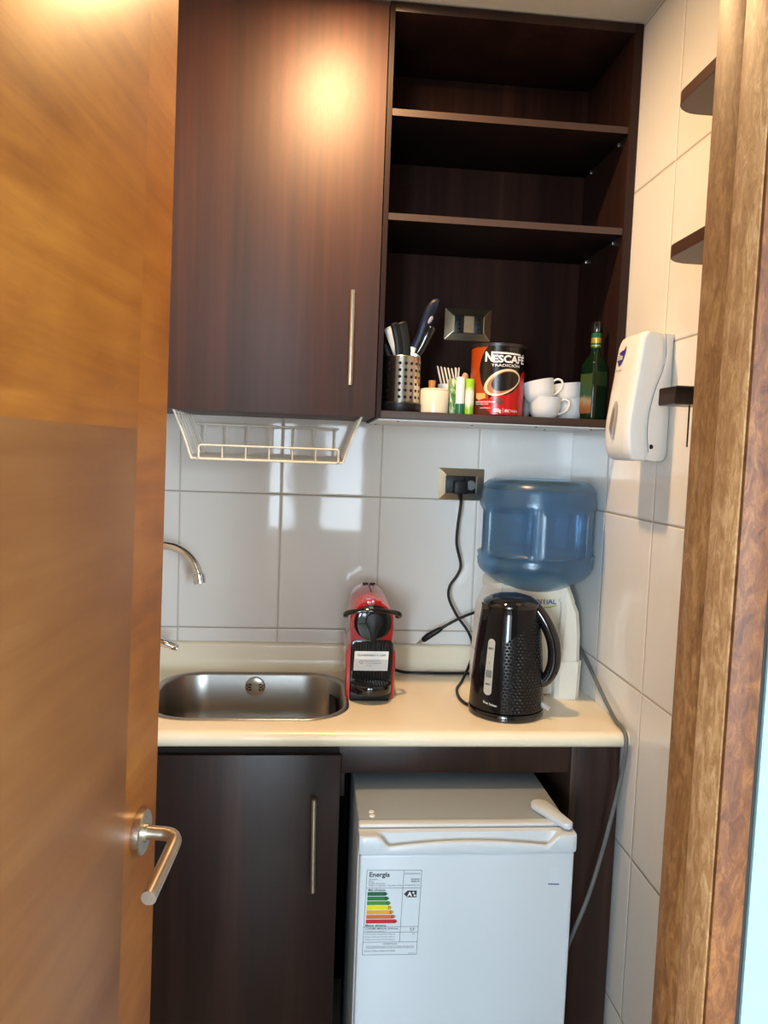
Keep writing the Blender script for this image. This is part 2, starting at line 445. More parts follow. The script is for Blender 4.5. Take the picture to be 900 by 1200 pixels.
# ------------------------------------------------------------------ sink
t = thing('sink', 'oblong stainless steel sink set into the cream countertop', 'sink', (-.156, 2.17, .9))
b = NB(); L = []
def ring(inset, z, r): return [(x, y, z) for x, y in rrect(SX0 + inset, SX1 - inset, SY0 + inset, SY1 - inset, r, 10)]
L = [ring(0, .9005, .13), ring(.0015, .9035, .129), ring(.010, .9045, .122), ring(.0145, .9025, .119), ring(.0175, .895, .117), ring(.022, .80, .112), ring(.028, .755, .106), ring(.045, .737, .09), ring(.08, .731, .07)]
loft(b, L, cap0=False, cap1=True); obj('basin', b, M['sink'], t, world=True, angle=60)
b = NB(); lathe(b, [(0, 0), (.040, 0), (.042, .002), (.038, .004), (.03, .002), (0, .001)], -.156, 2.16, .7315, 32); dn = obj('drain_strainer', b, M['chrome'], t, world=True)
# overflow rose on the rear wall of the basin
oy = SY1 - .0205
b = NB(); lathe(b, [(0, -.0075), (.008, -.0075), (.009, -.006), (.0265, -.006), (.030, -.004), (.031, 0)], -.158, oy, .862, 36, 'y'); ov = obj('overflow_plate', b, M['steel'], t, world=True)
b = NB()
for s in (-1, 1):
    for i in range(3):
        for k in range(2 + (i < 2)):
            a = radians((0 if s > 0 else 180) + (k - (1 if i < 2 else .5)) * 28); r = .015 + .0045 * i
            lathe(b, [(0, -.0072), (.0026, -.0072), (.0026, -.002)], -.158 + r * cos(a), oy, .862 + r * sin(a), 8, 'y')
obj('overflow_holes', b, M['black'], ov, world=True)

# ------------------------------------------------------------------ faucet
t = thing('faucet', 'chrome gooseneck tap at the left end of the sink, spout pointing right', 'tap', (-.535, 2.33, .9))
b = NB(); lathe(b, [(0, 0), (.03, 0), (.03, .006), (.024, .01), (.022, .075), (.02, .09), (.012, .1), (0, .1)], -.535, 2.33, .9, 32); obj('base', b, M['chrome'], t, world=True)
b = NB(); A = []
for k in range(25):
    a = radians(180 - k * 172 / 24); A.append((-.4285 + .1065 * cos(a), 2.33 - .03 * (1 - cos(radians(k * 6))) , 1.197 + .1065 * sin(a)))
tube(b, [(-.535, 2.33, 1.0), (-.535, 2.33, 1.1)] + A, .0132, 20); obj('spout', b, M['chrome'], t, world=True)
e = Vector(A[-1]); d = (e - Vector(A[-2])).normalized()
b = NB(); tube(b, [e - d * .014, e - d * .012, e + d * .014, e + d * .015], [.0145, .0185, .0180, .0150], 20); obj('aerator', b, M['chrome'], t, world=True)
b = NB(); P_ = [(-.52, 2.30, 1.012), (-.47, 2.28, 1.030), (-.42, 2.27, 1.022), (-.380, 2.27, 1.006)]
tube(b, spline(P_, 6), [.019] * 10 + [.018] * 4 + [.016] * 3 + [.012] * 2, 14, flat=.7, up=(0, 1, 0)); obj('lever', b, M['chrome'], t, world=True)

# ------------------------------------------------------------------ dish rack
t = thing('dish_rack', 'white wire dish rack hanging under the wall cabinet', 'dish rack', (-.12, 2.23, 1.57))
RW = .0030
def hanger(x0, x1, name):
    b = NB()
    for i in range(7):
        y = 2.075 + i * .0493
        r = RW if i in (0, 6) else .0016
        tube(b, spline([(x0, y, 1.696), (x0 + (x1 - x0) * .1, y, 1.685), (x0 + (x1 - x0) * .55, y, 1.632), (x1, y, 1.569 + i * .0015)], 4), r, 8)
    for k in (.02, .96):
        tube(b, [(x0 + (x1 - x0) * k, 2.075, 1.694 - .125 * k), (x0 + (x1 - x0) * k, 2.371, 1.694 - .118 * k)], RW * .9, 8)
    obj(name, b, M['wire'], t, world=True)
hanger(-.370, -.322, 'side_frame'); hanger(.127, .080, 'side_frame')
b = NB()
loop = [(-.300 + .366 * 0, 2.072, 1.566)]
fr = [(x, 2.070, z) for x, z in rrect(-.302, .067, 1.5672, 1.604, .007, 4)]
tube(b, fr, .0027, 8, closed=True)
tube(b, [(-.322, 2.075, 1.568), (.080, 2.075, 1.568)], .0027, 8)
for i in range(1, 6): x = -.302 + .369 * i / 6; tube(b, [(x, 2.071, 1.604), (x, 2.071, 1.567)], .0020, 8)
obj('front_rail', b, M['wire'], t, world=True)
b = NB(); tube(b, [(-.350, 2.372, 1.668), (.076, 2.372, 1.668)], .0030, 8); tube(b, [(-.327, 2.372, 1.582), (.075, 2.372, 1.582)], .0027, 8)
for i in range(7): x = -.327 + .065 * i; tube(b, [(x, 2.372, 1.668), (x, 2.372, 1.581)], .0024, 8)
obj('back_rail', b, M['wire'], t, world=True)
b = NB()
for i in range(1, 12): y = 2.075 + .0248 * i; tube(b, [(-.320, y, 1.5685 + .001 * i), (.079, y, 1.5685 + .001 * i)], .0016, 6)
obj('floor_wires', b, M['wire'], t, world=True)

# ------------------------------------------------------------------ coffee machine
CX, CY = .1800, 2.135
t = thing('coffee_machine', 'small red and black capsule coffee machine on the counter beside the sink', 'coffee machine', (CX, CY, .9))
def half(pts): return pts + [(-x, z) for x, z in reversed(pts) if x > 1e-6]
def outline(k=1, zt=1):
    pts = [(.0665, .004), (.0675, .05), (.0685, .118), (.0672, .132), (.0610, .145), (.0575, .158), (.0578, .175), (.0600, .205), (.0585, .225)]
    for a in (20, 35, 50, 65, 80): pts.append((.0600 * cos(radians(a)), .2145 + .0625 * sin(radians(a))))
    return [(x * k, z * zt) for x, z in half(pts)]
b = NB()
secs = [(.0, .955, .985), (.004, .985, .996), (.012, 1, 1), (.06, 1, 1.02), (.14, .99, 1.055), (.215, .97, 1.06), (.245, .93, 1.04), (.255, .88, 1.0)]
loft(b, [[(x * k, y, z * kz) for x, z in outline()] for y, k, kz in secs]); obj('housing', b, M['red'], t, angle=50)
gt = glassy('smoky_tank_plastic', (.60, .52, .52), .05, 1.3, .9).m
b = NB(); prism(b, [(x, y) for x, y in rrect(-.054, .054, .256, .312, .025, 5)], 'xy', .012, .175, .003); obj('water_tank', b, gt, t)
b = NB(); prism(b, [(x, y) for x, y in rrect(-.054, .054, .256, .312, .025, 5)], 'xy', .175, .183, .003); obj('tank_lid', b, M['black'], t)
b = NB(); lathe(b, [(0, -.010), (.040, -.010), (.0500, -.007), (.0515, 0), (.0515, .02)], .002, 0, .2165, 48, 'y'); obj('brew_head', b, M['gloss_black'], t)
b = NB(); box(b, -.018, .024, -.002, .05, .262, .2785, .003); box(b, -.004, .010, -.0045, .06, .260, .2815, .002); obj('top_catch', b, M['red'], t)
b = NB()
for s in (-1, 1):
    if s > 0: obj('top_button', b, M['black'], t); b = NB()
    lathe(b, [(0, 0), (.0085, 0), (.008, .004), (0, .005)], s * .0105 + .002, .195, .2910, 20)
obj('top_button', b, M['black'], t)
b = NB(); tube(b, [(.0015, .10, .2865), (.0015, .175, .2925)], .0022, 6); obj('top_slot', b, M['black'], t)
# lever bar across the head
b = NB()
P_ = [(-.068, .03, .230), (-.0735, .012, .234), (-.071, -.006, .2425), (-.055, -.0155, .249), (-.02, -.021, .254), (.02, -.021, .254), (.057, -.0155, .249), (.0730, -.006, .2425), (.0755, .012, .234), (.070, .03, .230)]
tube(b, spline(P_, 5), .0072, 12, flat=.8); obj('lever_bar', b, M['gloss_black'], t)
b = NB(); pts = []
for k in range(25):
    a = radians(-40 + k * 260 / 24); pts.append((.0045 + .0240 * cos(a), .2245 + .0240 * sin(a)))
pts += [(-.006, .190), (-.0015, .1655), (.001, .158), (.0065, .158), (.009, .1655), (.0135, .190)][0:6]
prism(b, pts, 'xz', -.026, -.008, .003); obj('lever_paddle', b, M['black'], t)
# ribbed panel, drip tray
g = G('ribbed_black_plastic'); o_ = g.xyz(); rb = g.math('SINE', g.math('MULTIPLY', o_[0], 2 * pi / .0078)); g.set(color=g.mix(g.math('MULTIPLY', g.math('ADD', rb, 1.), .5), (.004, .004, .005), (.028, .028, .030)), rough=.3); g.bump(rb, .9, .003); M['ribbed'] = g.m
b = NB(); prism(b, rrect(-.0555, .0595, .0, .168, .016, 5), 'xz', -.004, .02, .002); obj('front_panel', b, M['gloss_black'], t)
b = NB(); prism(b, rrect(-.0495, .0535, .056, .163, .010, 5), 'xz', -.0058, -.003, .0005); obj('front_ribs', b, M['ribbed'], t)
b = NB(); tray = [(-.054, .0)]
for k in range(17): a = radians(180 + k * 180 / 16); tray.append((.002 + .054 * cos(a), -.012 + .050 * sin(a)))
tray += [(.056, .0)]
prism(b, tray, 'xy', .026, .050, .003); tr = obj('drip_tray', b, M['gloss_black'], t)
b = NB(); prism(b, [(.002 + (x - .002) * .88, y * .90) for x, y in tray], 'xy', .050, .0525, .0005); obj('drip_grid', b, M['ribbed'], tr)
b = NB(); box(b, -.055, .051, -.020, .02, .0, .026, .003); obj('foot_base', b, M['black'], t)
# sticker
def fm(y, cx=0, cz=0): return lambda u, v: Vector((cx + u, y, cz + v))
b = NB(); flat_poly(b, [(-.0465, .0825), (.0455, .0825), (.0475, .1372), (-.0445, .1372)], fm(-.0062)); sk = obj('notice_sticker', b, M['paper'], t, smooth=False)
b = NB(); flat_poly(b, [(-.0445, .1145), (.0455, .1145), (.0455, .0838), (-.0455, .0838)], fm(-.0064)); obj('sticker_band', b, plain('pale_grey_print', (.55, .56, .57), .5), sk, smooth=False)
b = NB(); text_to(b, 'TACNESPRESSO T. CAPS', .0072, fm(-.0066, .001, .1235), 'CENTER', .02)
for i, (s_, x) in enumerate((('Maquina de uso interno', .004), ('no mover ni desenchufar', .006), ('No sacar', -.004))): text_to(b, s_, .0046, fm(-.0066, x, .1085 - i * .0063), 'CENTER')
lathe(b, [(.0038, 0), (.0048, 0), (.0048, -.0002), (.0038, -.0002)], -.026, -.0066, .1065, 20, 'y'); text_to(b, 'i', .006, fm(-.0067, -.0265, .1045), 'CENTER')
obj('sticker_lettering', b, M['ink'], sk, smooth=False)
for c_ in t.children_recursive: c_.data.transform(Matrix.Diagonal((1.05, 1.0, 1.02, 1)))
b = NB()
P_ = [(.252, 2.40, .912), (.31, 2.392, .9045), (.40, 2.385, .9045), (.50, 2.385, .9045), (.60, 2.385, .9045), (.655, 2.388, .915), (.66, 2.39, 1.0), (.64, 2.385, 1.09), (.585, 2.38, 1.116), (.52, 2.375, 1.103), (.46, 2.375, 1.076), (.415, 2.38, 1.046)]
P_[0] = (.235, 2.375, .93)
tube(b, spline(P_, 7), .0045, 10); pc = obj('power_cord', b, M['black'], t, world=True)
b = NB(); tube(b, [(.424, 2.379, 1.052), (.415, 2.380, 1.046), (.400, 2.383, 1.036), (.382, 2.388, 1.023), (.368, 2.392, 1.010), (.366, 2.393, 1.008)], [.0055, .0085, .0095, .0105, .009, .006], 14); pl = obj('plug', b, M['black'], pc, world=True)
b = NB()
for dx in (-.004, .004): tube(b, [(.367 + dx, 2.393, 1.009), (.352 + dx, 2.396, .9965)], .0023, 8)
obj('plug_pins', b, M['steel'], pl, world=True)

# ------------------------------------------------------------------ kettle
KX, KY = .5510, 2.0380
t = thing('kettle', 'glossy black electric kettle with textured side and arched handle, in front of the water dispenser', 'kettle', (KX, KY, .9))
b = NB(); lathe(b, [(0, 0), (.098, 0), (.103, .003), (.104, .016), (.1015, .020), (0, .020)], seg=64); obj('power_base', b, M['gloss_black'], t)
def kr(z):
    f = (z - .022) / (.300 - .022); return .1015 - .0245 * f - .004 * sin(pi * f) * -1
g = G('dimpled_gloss_black'); o_ = g.xyz(); ang = g.math('ARCTAN2', o_[1], o_[0])
rowf = g.math('DIVIDE', o_[2], .0085); row = g.math('FLOOR', rowf)
uu = g.math('ADD', g.math('MULTIPLY', ang, 52 / (2 * pi)), g.math('MULTIPLY', g.math('MODULO', g.math('ADD', row, 400.), 2.), .5))
du = g.math('SUBTRACT', g.math('FRACT', g.math('ADD', uu, 100.)), .5); dv = g.math('SUBTRACT', g.math('FRACT', rowf), .5)
dist = g.math('SQRT', g.math('ADD', g.math('MULTIPLY', du, du), g.math('MULTIPLY', dv, dv)))
dots = g.math('SUBTRACT', 1., g.math('MULTIPLY', dist, 2.4), clamp=True)
region = g.math('MULTIPLY', g.math('GREATER_THAN', ang, -1.93), g.math('LESS_THAN', g.math('SUBTRACT', o_[2], g.math('MULTIPLY', g.math('ADD', ang, 1.93), .06)), .212))
h_ = g.math('MULTIPLY', dots, region)
g.set(color=g.mix(h_, (.006, .006, .007), (.014, .016, .018)), rough=g.math('ADD', .07, g.math('MULTIPLY', region, .2)), spec=.3); g.bump(h_, .55, .004); M['kettle'] = g.m
prof = [(0, .022), (.098, .022), (.1015, .024)] + [(kr(.024 + .276 * k / 14), .024 + .276 * k / 14) for k in range(15)] + [(.074, .3035), (0, .3035)]
b = NB(); lathe(b, prof, seg=80); obj('body', b, M['kettle'], t, angle=50)
b = NB(); lathe(b, [(.0785, .2985), (.0795, .303), (.076, .311), (.055, .324), (.03, .330), (0, .332)], seg=64); obj('lid', b, M['gloss_black'], t)
b = NB()   # pouring lip
lo = []
for k in range(7):
    z = .262 + .046 * k / 6; out = .004 + .013 * (k / 6) ** 1.5
    lo.append([(-(kr(z) - .008) + .02, -.022, z), (-(kr(z) + out) + .008, -.014, z), (-(kr(z) + out), 0, z + .002 * k / 6), (-(kr(z) + out) + .008, .014, z), (-(kr(z) - .008) + .02, .022, z)])
loft(b, lo); 
rz = Matrix.Rotation(radians(18), 4, 'Z'); bmesh.ops.transform(b, matrix=rz, verts=b.verts)
obj('spout', b, M['gloss_black'], t)
# handle: from the lid rim over to the right and back into the lower body
b = NB(); hd = [(.010, .3200), (.042, .3130), (.074, .2900), (.102, .250), (.121, .203), (.124, .150), (.110, .110), (.088, .092), (.072, .086)]
ha = radians(-24)
P_ = [(r * cos(ha), r * sin(ha), z) for r, z in hd]
sp_ = spline(P_, 6); n_ = len(sp_)
tube(b, sp_, [.014 + .0045 * sin(pi * i / (n_ - 1)) for i in range(n_)], 18, flat=1.0, up=(sin(ha), -cos(ha), 0)); obj('handle', b, M['gloss_black'], t)
def kmap(off=.0006, a0=0.):
    return lambda u, v: Vector(((kr(v) + off) * cos(a0 + u / .095), (kr(v) + off) * sin(a0 + u / .095), v))
ga = -2.36
gg = plain('frosted_gauge', (.42, .40, .36), .3, var=.1)
b = NB(); flat_poly(b, rrect(-.0115, .0115, .068, .218, .011, 6), kmap(.0012, ga), 5); wg = obj('water_gauge', b, gg, t)
b = NB(); flat_poly(b, rrect(-.009, .009, .115, .135, .002, 3), kmap(.0018, ga), 3); obj('gauge_float', b, plain('grey_float', (.16, .17, .17), .4), wg)
b = NB()
for s_, z in (('MAX', .190), ('1', .152), ('MIN', .095)): text_to(b, s_, .0095 if len(s_) < 3 else .0075, (lambda z: lambda u, v: kmap(.0018, ga)(u, z + v))(z), 'CENTER', .03); obj('gauge_mark', b, M['ink'], wg, smooth=False); b = NB()
b = NB(); text_to(b, 'Blue Sultan', .0088, lambda u, v: kmap(.0008, -2.27)(u, .043 + v - u * .12), 'CENTER', .015); obj('brand_lettering', b, plain('silver_print', (.6, .58, .55), .4), t, smooth=False)
b = NB(); sa = radians(-34)
for (r0, r1, z0, z1, w_) in ((.090, .106, .044, .036, .009), (.104, .122, .038, .030, .0075)):
    tube(b, [(r0 * cos(sa), r0 * sin(sa), z0), (r1 * cos(sa), r1 * sin(sa), z1)], [w_, w_ * .9], 12, flat=.6)
obj('switch', b, glassy('clear_switch_plastic', (.85, .85, .85), .15, 1.45, .7).m, t)
b = NB()
P_ = [(.4705, 2.415, 1.478), (.4695, 2.395, 1.45), (.463, 2.395, 1.38), (.462, 2.395, 1.32), (.474, 2.395, 1.265), (.468, 2.395, 1.22), (.446, 2.395, 1.185), (.445, 2.395, 1.145), (.473, 2.39, 1.09), (.510, 2.385, 1.04), (.528, 2.38, .99), (.515, 2.36, .945), (.480, 2.30, .9055), (.449, 2.22, .9050), (.440, 2.14, .9050), (.449, 2.08, .9060), (.470, 2.055, .908)]
P_[4] = (.478, 2.395, 1.255)
tube(b, spline(P_, 7), .0045, 10); pc = obj('power_cord', b, M['black'], t, world=True)
b = NB(); box(b, .448, .492, 2.405, 2.437, 1.478, 1.522, .006, 3); tube(b, [(.4705, 2.42, 1.485), (.4705, 2.408, 1.462)], [.009, .006], 12); obj('plug', b, M['black'], pc, world=True)

# ------------------------------------------------------------------ power outlets
def outlet(x0, x1, z0, z1, y, label, wells, kind):
    cx, cz = (x0 + x1) / 2, (z0 + z1) / 2
    t = thing('power_outlet', label, 'outlet', (cx, y, cz))
    w, h = (x1 - x0) / 2, (z1 - z0) / 2
    b = NB()
    def R(k, yy, rr): return [(cx + (x - cx) , yy, z) for x, z in rrect(cx - w + k, cx + w - k, cz - h + k, cz + h - k, rr, 3)]
    loft(b, [R(0, y, .003), R(0, y - .004, .003), R(.024, y - .015, .001), R(.026, y - .0152, .001)]); obj('frame', b, M['brass'], t, world=True, angle=15)
    for (a, c, zz0, zz1) in wells:
        b = NB(); box(b, a, c, y - .0168, y - .013, zz0, zz1, .0006); s = obj('socket', b, M['black'], t, world=True)
        b = NB(); mx = (a + c) / 2; mz = (zz0 + zz1) / 2
        n = 3 if c - a < .06 else 3
        for k in (-1, 0, 1):
            if kind == 'v': lathe(b, [(0, -.0175), (.0032, -.0175), (.0036, -.0166)], mx, y, mz + k * .015, 10, 'y')
            else: lathe(b, [(0, -.0175), (.0032, -.0175), (.0036, -.0166)], mx + .012, y, mz + k * .017, 10, 'y')
        obj('pin_holes', b, M['gloss_black'], s, world=True)
    return t
outlet(.3935, .5395, 1.9585, 2.056, 2.3995, 'champagne metal outlet plate with two separate sockets, inside the open shelf unit', [(.4225, .4520, 1.979, 2.034), (.4835, .5130, 1.979, 2.034)], 'v')
lo_ = outlet(.4025, .5510, 1.4590, 1.5600, D - .0002, 'champagne metal outlet plate with one wide socket and a cord, on the tiled back wall', [(.4240, .5215, 1.4800, 1.5365)], 'h')
b = NB(); lathe(b, [(0, 0), (.016, 0), (.015, -.004), (0, -.005)], .506, D - .0168, 1.507, 24, 'y'); obj('socket_cover', b, M['grey'], lo_, world=True)

# ------------------------------------------------------------------ water dispenser and bottle
DX, DY = .6550, 2.226
t = thing('water_dispenser', 'ivory plastic countertop water dispenser behind the kettle', 'water dispenser', (DX, DY, .9))
b = NB()
box(b, -.100, .100, -.045, .145, 0, .325, .010, 3); obj('body', b, M['ivory'], t)
b = NB()
lo = []
for z, w_, y0, y1 in ((.29, .112, -.055, .150), (.315, .118, -.065, .155), (.330, .116, -.066, .155), (.338, .108, -.058, .148)):
    lo.append([(x, y, z) for x, y in rrect(-w_, w_, y0, y1, .045, 5)])
loft(b, lo); obj('collar', b, M['ivory'], t)
for s in (-1, 1):
    b = NB()
    def sec(z, xi, xo, yf): return [(s * xi, .02, z), (s * xi, yf + .010, z), (s * (xi + .012), yf, z), (s * (xo - .014), yf, z), (s * xo, yf + .014, z), (s * xo, .10, z)]
    loft(b, [sec(0, .070, .146, -.082), sec(.112, .070, .150, -.078)] ); obj('leg_block', b, M['ivory'], t, smooth=False)
    b = NB(); loft(b, [sec(.112, .076, .145, -.074), sec(.19, .080, .143, -.074), sec(.255, .083, .136, -.072), sec(.285, .083, .122, -.068)]); obj('side_column', b, M['ivory'], t, smooth=False)
    b = NB(); loft(b, [sec(.285, .078, .124, -.072), sec(.300, .078, .118, -.070), sec(.335, .084, .106, -.060)]); obj('side_shoulder', b, M['ivory'], t, smooth=False)
b = NB(); text_to(b, 'MANANTiAL', .0235, lambda u, v: Vector((.071 + u, -.0458, .275 + v)), 'RIGHT', .02, .93); obj('logo_lettering', b, plain('blue_print', (.02, .11, .34), .5), t, smooth=False)
b = NB(); flat_poly(b, [(.012, .257), (.035, .2595), (.055, .262), (.074, .2665), (.074, .2645), (.055, .258), (.035, .2565)], lambda u, v: Vector((u, -.0458, v + .006))); obj('logo_swoosh', b, plain('green_print', (.25, .5, .03), .5), t, smooth=False)
b = NB()
for x in (-.03, .03): b = NB(); lathe(b, [(0, 0), (.012, 0), (.012, .03), (.008, .035), (0, .035)], x, -.058, .19, 20); obj('tap', b, M['white'], t)

t = thing('water_bottle', 'large translucent blue water bottle upside down on the dispenser', 'water bottle', (.6640, 2.215, 1.21))
R0 = .169
prf = [(.030, -.02), (.033, .0), (.060, .004), (.085, .012), (.115, .026), (.145, .044), (.163, .062), (.1685, .078), (.1700, .092), (.1665, .099), (R0, .106)]
prf += [(R0, .106 + .132 * k / 24) for k in range(1, 25)]
prf += [(.169, .250), (.1700, .258), (.168, .268), (.1665, .290), (.1645, .300), (.158, .313), (.147, .323), (.130, .329), (.110, .330), (.090, .326), (.05, .318)]
SEG = 144
b = NB(); loops = []
def sm(x, e=.012): x = max(0, min(1, x)); return x * x * (3 - 2 * x)
for r, z in prf:
    L = []
    for k in range(SEG):
        th = 2 * pi * k / SEG; deg = math.degrees(th)
        a = ((deg - (270 - 13.5)) % 60) - 30       # panels every 60 degrees, ridge 3.5 degrees right of front
        inn = min(sm((23.0 - abs(a)) / 2.6), sm((z - .113) / .006), sm((.242 - z) / .006))
        ed = min((23.0 - abs(a)) / 2.6, (z - .113) / .006, (.242 - z) / .006); rr = r - .0105 * inn + .0022 * max(0, 1 - abs(ed + .3) / .9)
        L.append((rr * cos(th), rr * sin(th), z))
    loops.append(L)
loft(b, loops, cap0=False, cap1=True)
g = glassy('blue_pet', (.27, .54, .80), .09, 1.4, .90); o_ = g.xyz()
th_ = g.math('SUBTRACT', g.math('FRACT', g.math('ADD', g.math('DIVIDE', g.math('SUBTRACT', g.math('ARCTAN2', o_[1], o_[0]), radians(270 - 13.5)), radians(60)), 20.)), .5)
pm = g.math('MULTIPLY', g.math('LESS_THAN', g.math('ABSOLUTE', th_), .385), g.math('MULTIPLY', g.math('GREATER_THAN', o_[2], .118), g.math('LESS_THAN', o_[2], .237)))
g.set(rough=g.math('SUBTRACT', .26, g.math('MULTIPLY', pm, .20)))
n_ = g.noise(g.coords(), 14, 3); g.bump(n_, .25, .006)
bo = obj('bottle_shell', b, g.m, t, angle=60)
b = NB(); loft(b, [[(x * .978, y * .978, z * .99 + .002) for x, y, z in L] for L in loops if L[0][2] < .31], cap0=True, cap1=True)
for f_ in b.faces: f_.normal_flip()
g = glassy('bottle_inner_air', (.62, .80, .94), .06, 1.4, 1.0)
obj('bottle_lining', b, g.m, t, angle=60)

# ------------------------------------------------------------------ soap dispenser
t = thing('soap_dispenser', 'white wall-mounted soap dispenser with oval grey window, on the right tiled wall', 'soap dispenser', (XW, 1.80, 1.605))
fx = lambda z: .735 + (.748 - .735) * max(0, (z - 1.78) / .12) - .013 * (1 - abs((z - 1.68) / .11)) * (abs(z - 1.68) < .11)
b = NB(); lo = []
shy = lambda x: max(0, x - .745) * .36
zs = [1.604, 1.606, 1.612, 1.622, 1.64, 1.67, 1.70, 1.73, 1.77, 1.81, 1.85, 1.88, 1.893, 1.901, 1.905]
ins = [.020, .012, .006, .002, 0, 0, 0, 0, 0, 0, 0, .0005, .0025, .005, .010]
for z, i_ in zip(zs, ins):
    x0 = fx(z) + i_; ya, yb = 1.738 + i_ * .6, 1.893 - i_ * .6
    lo.append([(XW - .001, ya + shy(XW) + .002, z), (.80, ya + shy(.80), z), (x0 + .012, ya, z), (x0 + .005, ya + .002, z), (x0 + .0015, ya + .007, z), (x0, ya + .030, z), (x0 - .002, (ya + yb) / 2, z), (x0, yb - .030, z), (x0 + .004, yb - .014, z), (x0 + .014, yb - .004, z), (x0 + .03, yb, z), (XW - .001, yb, z)])
loft(b, lo); obj('cover', b, M['white'], t, world=True, angle=50)
b = NB(); side = [(.818, 1.6045), (.829, 1.609), (.836, 1.618), (.838, 1.630), (.838, 1.905), (.812, 1.9035), (.818, 1.86), (.812, 1.82), (.796, 1.78), (.784, 1.74), (.778, 1.70), (.778, 1.665), (.782, 1.64), (.784, 1.625), (.776, 1.608), (.80, 1.604)]
prism(b, side, 'xz', 1.7335, 1.745, .0015)
for v in b.verts: v.co.y += shy(v.co.x)
obj('back_housing', b, M['white'], t, world=True, angle=50)
b = NB(); tube(b, [(x, 1.7345, z) for x, z in spline([(.812, 1.9035, 0), (.818, 1.86, 0), (.812, 1.82, 0), (.796, 1.78, 0), (.784, 1.74, 0), (.778, 1.70, 0), (.778, 1.665, 0), (.782, 1.64, 0)], 4) for x, z in [(x, z)]] if False else [(p.x, 1.7342 + shy(p.x), p.y) for p in spline([(.812, 1.9035, 0), (.818, 1.86, 0), (.812, 1.82, 0), (.796, 1.78, 0), (.784, 1.74, 0), (.778, 1.70, 0), (.778, 1.665, 0), (.782, 1.64, 0), (.784, 1.625, 0)], 4)], .0009, 6); obj('seam', b, M['grey'], t, world=True)
b = NB(); lathe(b, [(0, 0), (.0055, 0), (.0055, -.0015), (0, -.0015)], .790, 1.7335 + shy(.790), 1.638, 16, 'y'); obj('lock', b, M['black'], t, world=True)
def smap(off): return lambda u, v: Vector((fx(v) - off - .002 * (1 - min(1, abs(u - 1.806) / .06)), u, v))
b = NB(); flat_poly(b, [(1.818 + .020 * cos(2 * pi * k / 32), 1.700 + .047 * sin(2 * pi * k / 32)) for k in range(32)], smap(.0018), 4); wd = obj('window_oval', b, plain('grey_window', (.38, .35, .30), .2), t, world=True)
b = NB(); flat_poly(b, [(1.822 + .008 * cos(2 * pi * k / 24), 1.698 + .034 * sin(2 * pi * k / 24)) for k in range(24)], smap(.0024), 3); obj('window_slot', b, plain('dark_grey_window', (.14, .13, .12), .2), wd, world=True)
b = NB(); leaf = [(1.853, 1.842), (1.862, 1.850), (1.850, 1.866), (1.836, 1.870), (1.824, 1.870), (1.812, 1.880), (1.814, 1.862), (1.820, 1.848), (1.832, 1.836), (1.845, 1.832)]
flat_poly(b, leaf, smap(.002), 4); lg = obj('logo_leaf', b, plain('violet_print', (.045, .03, .22), .4), t, world=True)
b = NB(); text_to(b, 'Elite', .0195, lambda u, v: smap(.0028)(1.858 - u, 1.848 + v), 'LEFT', .02); obj('logo_lettering', b, M['paper'], lg, world=True, smooth=False)
b = NB(); text_to(b, 'Professional', .008, lambda u, v: smap(.002)(1.858 - u, 1.820 + v), 'LEFT', .0); obj('small_lettering', b, M['grey'], t, world=True, smooth=False)

# ------------------------------------------------------------------ towel bracket and corner shelves on the right wall
t = thing('wall_bracket', 'dark square-tube wall bracket beside the soap dispenser', 'bracket', (XW, 1.53, 1.73))
b = NB()
L0 = rrect(.7205, XW - .001, 1.7205, 1.7575, .004, 3); L1 = rrect(.7235, XW - .004, 1.7235, 1.7545, .003, 3)
loft(b, [[(x, 1.500, z) for x, z in L0], [(x, 1.572, z) for x, z in L0], [(x, 1.572, z) for x, z in L1], [(x, 1.500, z) for x, z in L1]], closed=True); box(b, .7225, XW - .002, 1.568, 1.571, 1.7225, 1.7555)
obj('loop', b, plain('dark_bronze_metal', (.035, .026, .022), .3, .6), t, world=True, angle=30)
b = NB(); prism(b, rrect(.7530, .7548, 1.6350, 1.7200, .0008, 2), 'xz', 1.50, 1.504); obj('hanging_blade', b, M['black'], t, world=True)
M['edge_dark'] = plain('dark_shelf_edge', (.055, .024, .016), .4, var=.1)
M['under'] = plain('taupe_shelf_laminate', (.095, .062, .052), .45, var=.08)
for z, ztop, lab in ((2.310, 2.333, 'upper dark rounded-corner wall shelf near the ceiling by the door frame'), (2.013, 2.036, 'lower dark rounded-corner wall shelf by the door frame, above the soap dispenser')):
    X0, YB, YA, rr = .700, 1.556, .75, .052
    pl_ = [(XW - .001, YA), (X0, YA)] + [(X0, YB - rr)] + [(X0 + rr - rr * cos(radians(k * 15)), YB - rr + rr * sin(radians(k * 15))) for k in range(1, 7)] + [(XW - .001, YB)]
    b = NB(); prism(b, pl_, 'xy', z, ztop); s_ = obj('wall_shelf', b, M['edge_dark'], None, angle=30); tag(s_, lab, 'shelf', 'corner shelves on the right wall')
    b = NB(); prism(b, [(x + (.001 if x < .8 else 0), y - (.001 if y > 1 else -.001)) for x, y in pl_], 'xy', z - .0012, z); obj('underside', b, M['under'], s_, smooth=False)

